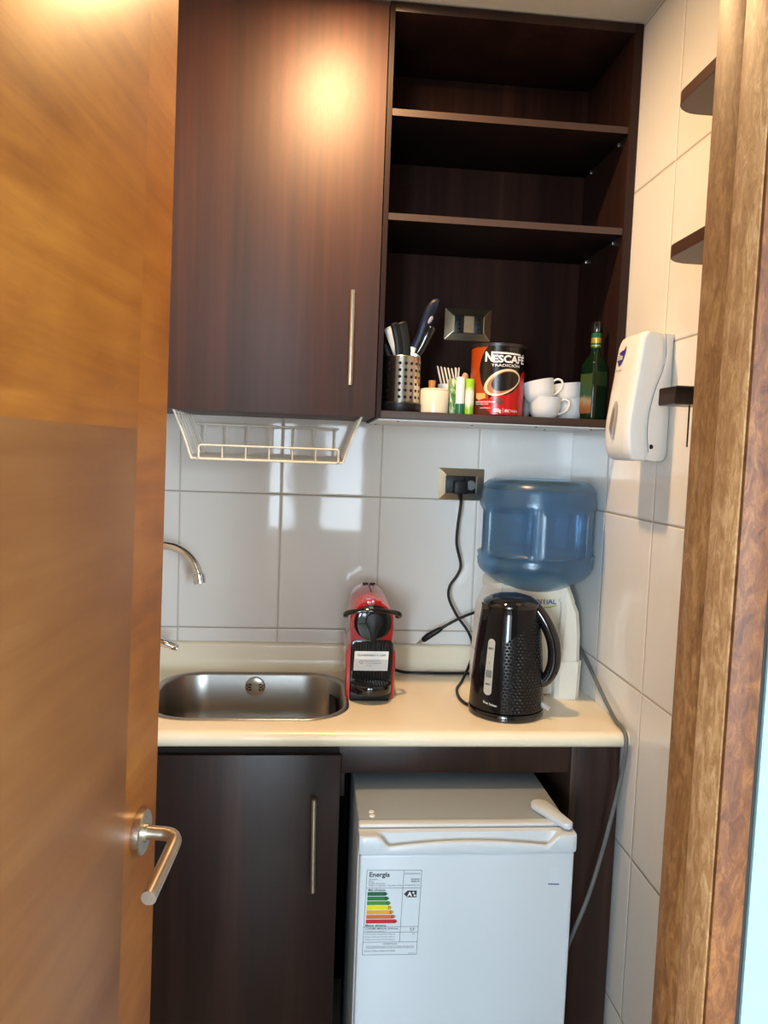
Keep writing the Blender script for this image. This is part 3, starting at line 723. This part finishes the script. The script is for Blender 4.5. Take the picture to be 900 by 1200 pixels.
# ------------------------------------------------------------------ fridge
FX0, FX1, FY = .128, .626, 1.640
t = thing('mini_fridge', 'small white fridge with an energy label, standing under the counter', 'fridge', (.377, 1.9, FL))
FT = .752
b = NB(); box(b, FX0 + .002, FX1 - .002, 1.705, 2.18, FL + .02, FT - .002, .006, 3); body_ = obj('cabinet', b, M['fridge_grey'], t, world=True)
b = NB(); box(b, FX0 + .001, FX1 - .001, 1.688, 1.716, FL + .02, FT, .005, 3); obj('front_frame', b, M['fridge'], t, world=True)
b = NB()
for y in (1.735, 1.755): lathe(b, [(0, 0), (.007, 0), (.006, .0025), (0, .003)], .163, y, FT - .002, 16)
obj('screw_cap', b, M['white'], body_, world=True)
b = NB(); box(b, FX0 + .006, FX1 - .006, 1.682, 1.690, FL + .03, FT - .014); obj('door_gasket', b, plain('pale_gasket', (.35, .36, .37), .6), t, world=True)
# door: top edge dips in the middle into a finger scoop
b = NB(); DT = .748
x0, x1 = FX0, FX1
box(b, x0 + .003, x1 - .003, FY + .003, 1.682, FL + .03, .706, .007, 3); dr = obj('door', b, M['fridge'], t, world=True)
b = NB()
def ztop(x):
    u = (x - x0) / (x1 - x0)
    if u < .085 or u > .925: return DT
    if u < .135: return DT - .024 * sm((u - .085) / .05)
    if u > .855: return DT - .024 * sm((.925 - u) / .07)
    c = (u - .495) / .36
    return DT - .024 + .011 * (1 - c * c)
n = 60; lo = []
for i in range(n + 1):
    x = x0 + (x1 - x0) * i / n; e_ = .006 if i in (0, n) else 0
    f = ztop(x); sc2 = (DT - f) / .024
    yb = 1.681
    lo.append([(x, FY + .001 + e_, .706), (x, FY - .002 + e_, .712), (x, FY - .002 + e_, f - .006), (x, FY + .001 + e_, f - .0012), (x, FY + .005, f), (x, FY + .010, f - .0005 - .010 * sc2), (x, FY + .022, f - .0005 - .012 * sc2), (x, FY + .026, DT - .001 - .003 * sc2), (x, yb - .003, DT), (x, yb, DT - .003), (x, yb, .706)])
loft(b, lo); obj('door_cap', b, M['fridge'], dr, world=True, angle=35)
b = NB()
def capsule(c0, r0, c1, r1, n=12):
    d = math.atan2(c1[1] - c0[1], c1[0] - c0[0]); out = []
    for k in range(n + 1): a = d + pi / 2 + pi * k / n; out.append((c0[0] + r0 * cos(a), c0[1] + r0 * sin(a)))
    for k in range(n + 1): a = d - pi / 2 + pi * k / n; out.append((c1[0] + r1 * cos(a), c1[1] + r1 * sin(a)))
    return out
pts = capsule((.576, 1.765), .023, (.611, 1.670), .0125)
prism(b, pts, 'xy', FT - .001, FT + .0135, .003, 2); obj('hinge_cover', b, M['fridge'], t, world=True, angle=30)
b = NB()
for x in (.17, .58):
    for y in (1.75, 2.12): b = NB(); lathe(b, [(0, 0), (.018, 0), (.018, .022), (0, .022)], x, y, FL, 16); obj('foot', b, M['black'], t, world=True)
# energy label (slightly askew sheet on the door)
LX, LZ = .1475, .6700; ly = FY + .0028
sh = -.022
def lm(off): return lambda u, v: Vector((LX + u + v * .022, ly - off, LZ + v - u * .012))   # v negative downwards
LW, LH = .1235, .1985
b = NB(); flat_poly(b, [(-.002, .002), (LW + .002, .002), (LW + .002, -LH - .002), (-.002, -LH - .002)], lm(0)); la = obj('energy_label', b, M['paper_f'], dr, world=True, smooth=False)
b = NB()
def ln(u0, v0, u1, v1, w_=.0009):
    if abs(u1 - u0) > abs(v1 - v0): flat_poly(b, [(u0, v0 - w_ / 2), (u1, v1 - w_ / 2), (u1, v1 + w_ / 2), (u0, v0 + w_ / 2)], lm(.0003))
    else: flat_poly(b, [(u0 - w_ / 2, v0), (u0 + w_ / 2, v0), (u1 + w_ / 2, v1), (u1 - w_ / 2, v1)], lm(.0003))
for v in (0, -LH, -.0415, -.1325, -.1455, -.1685): ln(0, v, LW, v)
ln(0, 0, 0, -LH); ln(LW, 0, LW, -LH); ln(.083, 0, .083, -.1685)
flat_poly(b, [(.086, -.0555), (.094, -.0475), (.1150, -.0475), (.1150, -.0635), (.094, -.0635)], lm(.0003))
def lt(s_, size, u, v, al='LEFT', bold=0, xs=1): text_to(b, s_, size, lambda a, c: lm(.0004)(u + a, v + c), al, bold, xs)
lt('Energía', .0155, .005, -.0150, bold=.025, xs=1.02)
for i, s_ in enumerate(('Fabricante', 'Marca', 'Modelo del aparato', 'Modelo Congelador / Frigorífico (kWh)')): lt(s_, .0048, .005, -.0225 - i * .0048)
lt('REFRIGERADOR', .0050, .1205, -.0095, 'RIGHT'); lt('SINDELEN', .0046, .1205, -.0225, 'RIGHT', .02); lt('MABE 093', .0046, .1205, -.0275, 'RIGHT', .02); lt('RFI-040CB/45L-DR', .0044, .1205, -.0365, 'RIGHT')
lt('Más eficiente', .0074, .005, -.0485, bold=.02); lt('Menos eficiente', .0074, .003, -.1315, bold=.02)
lt('CONSUMO MENSUAL (kWh/mes)', .0056, .003, -.1385, bold=.02, xs=.92); lt('Temperatura de prueba 25°C', .0040, .003, -.1440); lt('7,7', .0090, .1150, -.1420, 'RIGHT', .02)
for i in range(3): lt('Volumen útil de compartimiento refrig. (L)', .0044, .003, -.1510 - i * .0062, xs=.9)
lt('45', .0050, .116, -.1510, 'RIGHT'); lt('—', .0040, .116, -.1565, 'RIGHT')
lt('ADVERTENCIA', .0048, .062, -.1745, 'CENTER', .01)
for i in range(2): lt('El consumo real depende de las condiciones de uso del aparato y de su localización, retirar solo por el usuario', .0042, .062, -.1795 - i * .0036, 'CENTER', 0, .58)
lt('Norma Chilena Oficial NCh3000', .0052, .004, -.1910); lt('E-013-17', .0040, .1200, -.1965, 'RIGHT')
obj('label_print', b, M['ink'], la, world=True, smooth=False)
b = NB(); lt('A', .0145, .0945, -.0610, bold=.03); lt('+', .0100, .1045, -.0560, bold=.04); lt('+', .0100, .1080, -.0625, bold=.04)
obj('rating_lettering', b, M['paper'], la, world=True, smooth=False)
bars = [('A', (.005, .10, .035)), ('B', (.01, .16, .03)), ('C', (.06, .22, .02)), ('D', (.75, .62, .0)), ('E', (.72, .33, .01)), ('F', (.60, .13, .02)), ('G', (.52, .015, .02))]
for i, (ch, c) in enumerate(bars):
    v1 = -.0505 - i * .01075; v0 = v1 - .0092; L_ = .045 + i * .0043
    b = NB(); flat_poly(b, [(.004, v0), (L_, v0), (L_ + .0046, (v0 + v1) / 2), (L_, v1), (.004, v1)], lm(.0003)); o_ = obj('rating_arrow', b, plain('label_colour_' + ch, c, .5, var=.01), la, world=True, smooth=False)
    b = NB(); lt(ch, .0095, L_ - .006, v0 + .0012, bold=.03); q_ = obj('arrow_letter', b, M['ink'], la, world=True, smooth=False)
b = NB(); flat_poly(b, [(.564, .672), (.590, .671), (.590, .629), (.564, .630)], lambda u, v: Vector((u, FY + .0028, v))); tg = obj('small_sticker', b, M['paper_f'], dr, world=True, smooth=False)
b = NB(); flat_poly(b, [(.564, .633), (.590, .632), (.590, .629), (.564, .630)], lambda u, v: Vector((u, FY + .0025, v))); obj('sticker_stripe', b, plain('blue_stripe', (.08, .10, .28), .5), tg, world=True, smooth=False)

# grey cable over the counter edge
b = NB()
P_ = [(.79, 2.40, 1.10), (.812, 2.33, 1.07), (.8275, 2.22, 1.02), (.8290, 2.10, .970), (.8285, 2.00, .928), (.8275, 1.94, .908), (.8265, 1.895, .9055), (.8260, 1.868, .893), (.8245, 1.861, .86), (.8245, 1.872, .80), (.8150, 1.880, .72), (.790, 1.885, .58), (.757, 1.885, .45), (.715, 1.885, .33), (.690, 1.885, .24), (.684, 1.885, .12), (.683, 1.886, FL + .02)]
tube(b, spline(P_, 7), .0055, 10); tag(obj('power_cable', b, M['grey']), 'grey cable hanging over the right end of the counter beside the fridge', 'cable')

# ------------------------------------------------------------------ things on the bottom board of the open shelf
Z = 1.7137
# cutlery holder
t = thing('cutlery_holder', 'perforated steel cutlery holder on a black tray, at the left end of the shelf', 'cutlery holder', (.2380, 2.150, Z))
b = NB(); lathe(b, [(0, 0), (.058, 0), (.060, .003), (.060, .024), (.056, .026), (0, .026)], seg=48); obj('drip_tray', b, M['black'], t)
g = G('perforated_steel'); o_ = g.xyz(); ang = g.math('ARCTAN2', o_[1], o_[0])
du = g.math('SUBTRACT', g.math('FRACT', g.math('ADD', g.math('MULTIPLY', ang, 20 / (2 * pi)), 40.15)), .5); dv = g.math('SUBTRACT', g.math('FRACT', g.math('DIVIDE', g.math('SUBTRACT', o_[2], .032), .0182)), .5)
dist = g.math('SQRT', g.math('ADD', g.math('POWER', g.math('MULTIPLY', du, .0166), 2.), g.math('POWER', g.math('MULTIPLY', dv, .0182), 2.)))
hole = g.math('LESS_THAN', dist, .0042)
hole = g.math('MULTIPLY', hole, g.math('MULTIPLY', g.math('GREATER_THAN', o_[2], .032), g.math('LESS_THAN', o_[2], .141)))
g.set(color=g.mix(hole, (.60, .56, .50), (.004, .004, .004)), metal=g.math('SUBTRACT', 1., hole), rough=g.math('ADD', .25, g.math('MULTIPLY', hole, .6))); M['perf'] = g.m
b = NB(); lathe(b, [(.0515, .022), (.0530, .024), (.0530, .150), (.0540, .1515), (.0530, .153), (.0512, .151), (.0512, .03), (0, .03)], seg=64); obj('cup', b, M['perf'], t)
navy = plain('navy_plastic', (.005, .008, .028), .4, spec=.3); blk = M['black']; gr = plain('grey_handle_inlay', (.30, .32, .35), .4)
def knife(name, lab, cat, pts, w, mat, flat=.45, blade=None, bw=.009, bm_=None, extra=None, grp='cutlery standing in the perforated holder'):
    base = Vector(pts[0]); t = thing(name, lab, cat, tuple(base), 0, grp)
    b = NB(); sp2 = spline(pts, 5); n2 = len(sp2); rs = [w[0] + (w[1] - w[0]) * sin(pi * min(1, i / (n2 - 1)) * .9) for i in range(n2)]; rs[-1] *= .6
    tube(b, sp2, rs, 14, flat=flat, up=(1, 0, 0)); obj('handle', b, mat, t, world=True)
    if blade: 
        b = NB(); tube(b, [blade, pts[0]], [bw * .6, bw], 8, flat=.12, up=(1, 0, 0)); obj('blade', b, bm_ or M['steel'], t, world=True)
    if extra: extra(t)
    return t
knife('table_knife', 'cutlery piece with a glossy white tip, leaning far left in the holder', 'cutlery', [(.222, 2.14, 1.865), (.210, 2.135, 1.90), (.196, 2.13, 1.932), (.190, 2.13, 1.943)], (.006, .0105), M['ceramic'], .35, (.235, 2.16, 1.77))
knife('table_knife', 'second white-tipped cutlery piece, half hidden behind the black handles', 'cutlery', [(.226, 2.17, 1.865), (.217, 2.17, 1.91), (.208, 2.17, 1.945), (.205, 2.17, 1.955)], (.005, .009), M['ceramic'], .35, (.238, 2.17, 1.77))
knife('knife', 'knife with wide flat black handle, tallest of the left group in the holder', 'knife', [(.245, 2.135, 1.86), (.240, 2.13, 1.90), (.232, 2.125, 1.94), (.226, 2.12, 1.958)], (.014, .017), plain('matt_charcoal_plastic', (.012, .013, .013), .5, spec=.25), .35, (.245, 2.15, 1.77), .012)
knife('knife', 'knife with narrow black handle, just left of the wide black one', 'knife', [(.226, 2.115, 1.86), (.221, 2.11, 1.90), (.212, 2.105, 1.935), (.206, 2.10, 1.952)], (.009, .011), blk, .4, (.235, 2.14, 1.77))
knife('knife', 'low black handle leaning left against the cabinet side', 'knife', [(.206, 2.15, 1.86), (.196, 2.15, 1.885), (.190, 2.15, 1.905)], (.010, .011), blk, .4, (.222, 2.15, 1.77))
def inlay(t):
    b = NB(); tube(b, [(.3035, 2.128, 1.960), (.3075, 2.1270, 1.966), (.3125, 2.1255, 1.975), (.3145, 2.1250, 1.979)], [.002, .0050, .0050, .002], 12, flat=.4, up=(1, 0, 0)); obj('inlay', b, gr, t, world=True)
knife('kitchen_knife', 'big kitchen knife with curved navy handle and grey inlay, tallest in the holder', 'knife', [(.275, 2.15, 1.895), (.288, 2.145, 1.925), (.298, 2.14, 1.96), (.310, 2.14, 1.995), (.322, 2.14, 2.013), (.331, 2.14, 2.014)], (.0165, .0165), navy, .55, (.255, 2.155, 1.78), .017, M['brass'], inlay)
knife('kitchen_knife', 'knife with drooping glossy black handle, right of the navy-handled one', 'knife', [(.278, 2.13, 1.875), (.292, 2.125, 1.90), (.305, 2.12, 1.93), (.317, 2.12, 1.950)], (.009, .0125), M['gloss_black'], .5, (.255, 2.14, 1.77))

# sugar bowl
t = thing('sugar_bowl', 'cream ceramic jar with a small wooden knob on its lid', 'jar', (.3305, 2.135, Z))
b = NB(); lathe(b, [(0, 0), (.036, 0), (.0395, .003), (.0402, .062), (.0395, .064), (0, .064)], seg=48); obj('jar_body', b, M['cream_ceramic'], t)
b = NB(); lathe(b, [(0, .0645), (.0400, .0645), (.0395, .068), (.030, .0705), (0, .0715)], seg=48); ld = obj('lid', b, M['cream_ceramic'], t)
b = NB(); lathe(b, [(0, .070), (.0085, .070), (.0095, .080), (.0105, .090), (.009, .092), (0, .0925)], -.008, 0, 0, seg=24); obj('knob', b, plain('orange_wood', (.42, .17, .04), .45, var=.15), ld)

# box of stirrers behind the tubes
t = thing('stirrer_cup', 'white cup holding coffee stirrers behind the sweetener tubes', 'cup', (.385, 2.215, Z))
b = NB(); lathe(b, [(0, 0), (.028, 0), (.034, .09), (.0325, .09), (.027, .004), (0, .004)], seg=36); obj('cup_body', b, M['white'], t)
stick = plain('white_stick', (.75, .72, .64), .5)
proto = None
tips = [(.344 + i * .0034, 1.853 - .0004 * i, 2.19 + (i % 3) * .012, -.026) for i in range(14)] + [(.3975 + i * .0055, 1.852, 2.20 + (i % 2) * .012, -.010 if i < 2 else .002) for i in range(3)]
for i, (x, z, y, lean) in enumerate(tips):
    if proto is None:
        b = NB(); tube(b, [(0, 0, -.125), (0, 0, 0)], .0019, 6, flat=.8); o_ = obj('coffee_stirrer', b, stick); proto = o_
    else:
        o_ = proto.copy(); COL.objects.link(o_)
    o_.location = (x, y, z); o_.rotation_euler = (0, math.atan2(lean, .10) * 1.0, 0)
    lab = 'thin white coffee stirrer in the left-leaning bundle above the sweetener tubes' if i < 14 else 'thin white coffee stirrer in the small upright bundle left of the coffee tin'
    tag(o_, lab, 'stirrer', 'left-leaning bundle of stirrers' if i < 14 else 'upright bundle of stirrers')
b = NB(); tube(b, [(.428, 2.20, 1.76), (.428, 2.20, 1.822), (.427, 2.20, 1.832), (.427, 2.20, 1.838)], [.009, .010, .009, .004], 14)
tag(obj('cork', b, plain('cork_tan', (.50, .30, .17), .7, var=.25)), 'tan cork stopper peeking up between the stirrers and the coffee tin', 'cork')

# sweetener tubes and packet
t = thing('sweetener_tube', 'slim white tube with a dark green bottom, on the shelf edge', 'tube', (.4000, 2.120, Z))
b = NB(); lathe(b, [(0, .030), (.0122, .030), (.0122, .1000), (.0105, .1035), (0, .104)], seg=32); obj('tube_body', b, M['white'], t)
b = NB(); lathe(b, [(0, 0), (.0120, 0), (.0124, .002), (.0124, .030), (0, .030)], seg=32); obj('green_cap', b, plain('dark_green_plastic', (.005, .14, .06), .35), t)
t = thing('sweetener_tube', 'slim lime green and white tube beside the coffee tin', 'tube', (.4270, 2.125, Z))
g = G('lime_print'); o_ = g.xyz(); n_ = g.noise(g.coords((1, 1, .6)), 60, 3)
f_ = g.math('ADD', g.math('MULTIPLY', g.math('ABSOLUTE', g.math('SUBTRACT', o_[2], .048)), 26.), g.math('MULTIPLY', g.math('SUBTRACT', n_, .5), .9))
g.set(color=g.ramp(f_, [(.35, (.72, .74, .60)), (.75, (.30, .55, .02))]), rough=.35)
b = NB(); lathe(b, [(0, 0), (.0128, 0), (.0132, .002), (.0132, .0975), (.0125, .1), (0, .1)], seg=32); obj('tube_body', b, g.m, t)
g = G('leafy_print'); n_ = g.noise(g.coords((1.4, 1, .6)), 42, 4, .6, 1.5); g.set(color=g.ramp(n_, [(.42, (.60, .56, .45)), (.5, (.10, .30, .03)), (.6, (.03, .15, .02))]), rough=.4)
b = NB(); box(b, .3725, .3900, 2.125, 2.165, Z, Z + .100, .001); tag(obj('sweetener_packet', b, g.m), 'small upright packet with green leaf print, between the cream jar and the white tube', 'packet')

# coffee tin
TX, TY, TR, TH = .5120, 2.160, .0755, .1985
t = thing('coffee_tin', 'large black and red instant coffee tin with a coffee cup picture', 'tin', (TX, TY, Z))
b = NB(); lathe(b, [(0, 0), (TR - .001, 0), (TR + .0008, .002), (TR, .005), (TR, TH - .012), (TR, TH - .010), (0, TH - .01)], seg=96); can = obj('can', b, plain('gloss_black_tin', (.008, .006, .006), .2, var=.05, bump=0), t)
b = NB(); lathe(b, [(0, TH - .0095), (TR + .0018, TH - .0095), (TR + .0022, TH - .001), (TR, TH), (TR - .004, TH - .002), (0, TH - .002)], seg=96); obj('lid', b, plain('dark_lid', (.020, .016, .014), .35), t)
FA = -pi / 2 - .235          # angle of the label centre, towards the viewer
def zc(zx, zy):                # from label artwork units to arc length and height
    q = max(-1, min(1, (zx - 385) / 297)); return (math.asin(q) * TR, (872 - zy) / 750 * .1985)
def cm(off): return lambda u, v: Vector(((TR + off) * cos(FA + u / TR), (TR + off) * sin(FA + u / TR), v))
def art(pts, mat, name, off, par=can):
    b = NB(); flat_poly(b, [zc(*p) for p in pts], cm(off), 7); return obj(name, b, mat, par, smooth=True)
def inkm(n, c, r=.25): return plain(n, c, r, var=.03, bump=0)
art([(92, 165), (280, 150), (245, 195), (215, 255), (196, 330), (190, 400), (200, 480), (222, 545), (255, 600), (300, 650), (300, 700), (92, 700)], inkm('tin_orange', (.38, .055, .008)), 'label_crescent', .0003)
art([(92, 700), (300, 700), (380, 640), (480, 660), (560, 620), (610, 560), (640, 430), (660, 400), (676, 400), (676, 865), (92, 865)], inkm('tin_red', (.50, .004, .008)), 'label_red_field', .0003)
art([(92, 640), (150, 640), (190, 720), (260, 790), (350, 865), (92, 865)], inkm('tin_brown', (.09, .015, .008)), 'label_brown_field', .0006)
def ell(cx, cy, a, b_, rot, n=48): return [(cx + a * cos(2 * pi * k / n) * cos(rot) - b_ * sin(2 * pi * k / n) * sin(rot), cy + a * cos(2 * pi * k / n) * sin(rot) + b_ * sin(2 * pi * k / n) * cos(rot)) for k in range(n)]
art(ell(437, 528, 200, 122, radians(-26)), inkm('tin_cup_cream', (.80, .62, .42)), 'label_cup', .0009)
art(ell(447, 528, 178, 103, radians(-26)), inkm('tin_cup_foam', (.42, .19, .07)), 'label_foam', .0011)
art(ell(468, 517, 148, 92, radians(-22)), inkm('tin_coffee', (.010, .006, .005)), 'label_coffee', .0013)
art(ell(420, 722, 50, 30, radians(25), 24), inkm('tin_bean', (.14, .04, .02)), 'label_bean', .0009)
art([(170, 640), (262, 640), (272, 690), (200, 710), (168, 690)], inkm('tin_biscuit', (.70, .40, .14)), 'label_biscuit', .0009)
b = NB()
def tt(s_, x0, x1, ybase, hgt, bold=.02):
    u0, v0 = zc(x0, ybase); u1, _ = zc(x1, ybase); size = hgt / 750 * .1985 / .70
    cu = bpy.data.curves.new('t', 'FONT'); cu.body = s_; cu.size = size; o = bpy.data.objects.new('t', cu); COL.objects.link(o); bpy.context.view_layer.update(); w_ = o.dimensions.x; bpy.data.objects.remove(o)
    text_to(b, s_, size, lambda a, c: cm(.0010)(u0 + a * (u1 - u0) / w_, v0 + c), 'LEFT', bold, 1)
tt('N', 246, 316, 312, 95, .035); tt('ESCAFÉ', 326, 652, 322, 72, .035); tt('TRADICIÓN', 316, 612, 366, 26, .01)
tt('CAFÉ INSTANTÁNEO', 168, 372, 738, 15, .02); tt('100% PURO CAFÉ', 168, 300, 758, 11, .02); tt('CONTENIDO', 215, 325, 800, 12, .02); tt('450g', 356, 440, 832, 34, .03); tt('BRC', 478, 530, 832, 28, .03); tt('TAZAS', 540, 612, 828, 20)
M['tinw'] = inkm('tin_white', (.82, .80, .76)); obj('label_lettering', b, M['tinw'], can, smooth=False)
b = NB(); flat_poly(b, [zc(458, 790), zc(462, 790), zc(462, 838), zc(458, 838)], cm(.0010)); obj('label_divider', b, M['tinw'], can, smooth=False)
b = NB(); flat_poly(b, [zc(316, 214), zc(620, 226), zc(620, 243), zc(316, 234)], cm(.0010), 5); obj('label_bar', b, M['tinw'], can, smooth=False)

# cups
def make_cup(label, loc, rot):
    t = thing('coffee_cup', label, 'cup', loc, 0, 'white coffee cups'); t.rotation_euler = rot
    b = NB(); lathe(b, [(0, .003), (.022, .003), (.024, 0), (.029, 0), (.033, .004), (.040, .014), (.0440, .030), (.0468, .058), (.0475, .060), (.0468, .0605), (.0452, .058), (.0422, .030), (.037, .014), (.028, .006), (0, .006)], seg=48); obj('bowl', b, M['ceramic'], t)
    b = NB(); tube(b, spline([(.0425, 0, .050), (.055, 0, .055), (.067, 0, .049), (.068, 0, .036), (.058, 0, .022), (.040, 0, .014)], 5), .0040, 10, flat=.8, up=(0, 1, 0)); obj('handle', b, M['ceramic'], t)
    return t
c0 = make_cup('bottom white cup of the stack just right of the coffee tin', (.6520, 2.155, Z), (0, 0, radians(-25)))
dup(c0, (.6400, 2.155, Z + .046), (radians(0), radians(-13), radians(-22)), 'top white cup of the stack beside the coffee tin, tilted')
dup(c0, (.7380, 2.205, Z), (0, 0, radians(160)), 'bottom white cup of the rear stack, behind the green bottle')
dup(c0, (.7360, 2.205, Z + .046), (0, radians(6), radians(158)), 'top white cup of the rear stack, behind the green bottle')
dup(c0, (.6000, 2.275, Z), (0, 0, radians(100)), 'single white cup almost hidden behind the coffee tin')

# oil bottle
t = thing('oil_bottle', 'square dark green glass oil bottle with black cap and gold neck band', 'bottle', (.7780, 2.115, Z), radians(22))
g = glassy('dark_green_glass', (.006, .024, .010), .06, 1.45, .4); M['bottleglass'] = g.m
b = NB(); lo = []
for z, w_, r in ((0, .024, .006), (.002, .0275, .006), (.01, .0285, .006), (.140, .0300, .006), (.152, .0295, .008), (.166, .0250, .012), (.182, .0165, .0124), (.196, .0135, .0130), (.252, .0128, .0125)):
    w_ *= .9; r *= .9; lo.append([(x, y, z) for x, y in rrect(-w_, w_, -w_, w_, min(r, w_ * .97), 5)])
loft(b, lo); obj('glass', b, M['bottleglass'], t, angle=35)
b = NB(); lathe(b, [(.0138, .200), (.0142, .202), (.0142, .240), (.0136, .242)], seg=32); nb_ = obj('neck_label', b, plain('green_neck_label', (.006, .09, .03), .3), t)
b = NB(); lathe(b, [(.0144, .214), (.0145, .215), (.0145, .227), (.0144, .228)], seg=32); lathe(b, [(.0144, .2045), (.0145, .205), (.0145, .2075), (.0144, .208)], seg=32); obj('gold_band', b, plain('gold_print', (.50, .34, .06), .3, .5), nb_)
b = NB(); lathe(b, [(0, .243), (.0152, .243), (.0158, .245), (.0158, .268), (.0145, .271), (0, .2715)], seg=32); obj('cap', b, M['gloss_black'], t)
g = G('bottle_label_print'); o_ = g.xyz(); n_ = g.noise(g.coords((1, 1, .8)), 55, 3)
zz = g.math('ADD', o_[2], g.math('MULTIPLY', g.math('SUBTRACT', n_, .5), .03))
g.set(color=g.ramp(g.math('DIVIDE', zz, .14), [(.0, (.09, .04, .02)), (.25, (.20, .085, .03)), (.40, (.26, .21, .14)), (.50, (.012, .06, .03)), (.8, (.035, .06, .014))]), rough=.4)
b = NB(); flat_poly(b, [(-.024, .018), (.024, .018), (.024, .128), (-.024, .128)], lambda u, v: Vector((-.0276, u, v))); obj('side_label', b, g.m, t, smooth=False)
b = NB(); flat_poly(b, [(-.022, .095), (.022, .095), (.022, .134), (-.022, .134)], lambda u, v: Vector((u, -.0276, v))); obj('front_label', b, plain('olive_label', (.012, .026, .007), .4), t, smooth=False)

# ------------------------------------------------------------------ ceiling light
LXc, LYc = .078, 1.73
t = thing('ceiling_light', 'round recessed ceiling downlight in the middle of the closet ceiling', 'lamp', (LXc, LYc, CE))
b = NB(); lathe(b, [(.050, -.001), (.052, -.006), (.066, -.004), (.068, 0), (.050, 0)], seg=40); obj('trim_ring', b, M['white'], t)
b = NB(); lathe(b, [(0, -.0005), (.050, -.0005)], seg=32); g = G('lamp_lens'); g.set(color=(.9, .8, .6), emit=(1., .62, .28), emits=6.); obj('lens', b, g.m, t)

def light(name, kind, loc, energy, color, size=.1, size_y=None, rot=(0, 0, 0), **kw):
    l = bpy.data.lights.new(name, kind); l.energy = energy; l.color = color
    if kind == 'AREA':
        l.size = size
        if size_y: l.shape = 'RECTANGLE'; l.size_y = size_y
        else: l.shape = 'DISK'
    for k, v in kw.items(): setattr(l, k, v)
    o = bpy.data.objects.new(name, l); COL.objects.link(o); o.location = loc; o.rotation_euler = rot; return o
WARM = (1., .62, .30); DAY = (.72, .87, 1.)
light('downlight_lamp', 'AREA', (LXc, LYc, CE - .008), 13.0, WARM, .085)
for a, c in wins:
    w_ = c - a
    light('window_daylight_and_fill', 'AREA', ((a + c) / 2, -3.42, (WZ[0] + WZ[1]) / 2), (36 if w_ < .7 else 150) * w_, DAY, w_, WZ[1] - WZ[0], (radians(90), 0, 0))  # wide outer ones are added fill, stronger than the middle pair
wd_ = bpy.data.worlds.new('world'); sc.world = wd_; wd_.use_nodes = True
wd_.node_tree.nodes['Background'].inputs[0].default_value = (.6, .75, 1, 1); wd_.node_tree.nodes['Background'].inputs[1].default_value = .6

# ------------------------------------------------------------------ camera (solved from the vanishing lines: f = 900 px of 1200)
cd = bpy.data.cameras.new('camera'); cam = bpy.data.objects.new('camera', cd); COL.objects.link(cam); sc.camera = cam
cd.sensor_fit = 'VERTICAL'; cd.sensor_height = 36; cd.lens = 27; cd.clip_start = .02
r_ = Vector((.99513721, -.09118558, .03724407)); d_ = Vector((.03000091, -.07955417, -.99637898)); f_ = Vector((.09381832, .99265116, -.07643167))
Rm = Matrix((r_, -d_, -f_)).transposed()
cam.location = (0, 0, 1.6); cam.rotation_euler = Rm.to_euler()

# ------------------------------------------------------------------ bring the layout to metres
for o in list(sc.objects):
    if o.type == 'MESH' and o.parent is None and o.get('label') and o.location.length < 1e-6 and not o.children:
        vs_ = [v.co for v in o.data.vertices]; c_ = Vector(((min(v.x for v in vs_) + max(v.x for v in vs_)) / 2, (min(v.y for v in vs_) + max(v.y for v in vs_)) / 2, min(v.z for v in vs_)))
        o.data.transform(Matrix.Translation(-c_)); o.location = c_
seen = set()
for o in list(sc.objects):
    if o.type == 'MESH' and o.data.name not in seen:
        seen.add(o.data.name); o.data.transform(Matrix.Scale(S, 4))
    o.location = o.location * S
    if o.parent is None: o.location.z += .9 * (1 - S)
    if o.type == 'LIGHT':
        o.data.size *= S
        if o.data.shape == 'RECTANGLE': o.data.size_y *= S
# things whose mesh carries the layout's own coordinates: move the origin to the base of the mesh
vs = sc.view_settings; vs.view_transform = 'Standard'; vs.look = 'None'; vs.gamma = 1; vs.exposure = 0.42; vs.use_curve_mapping = False
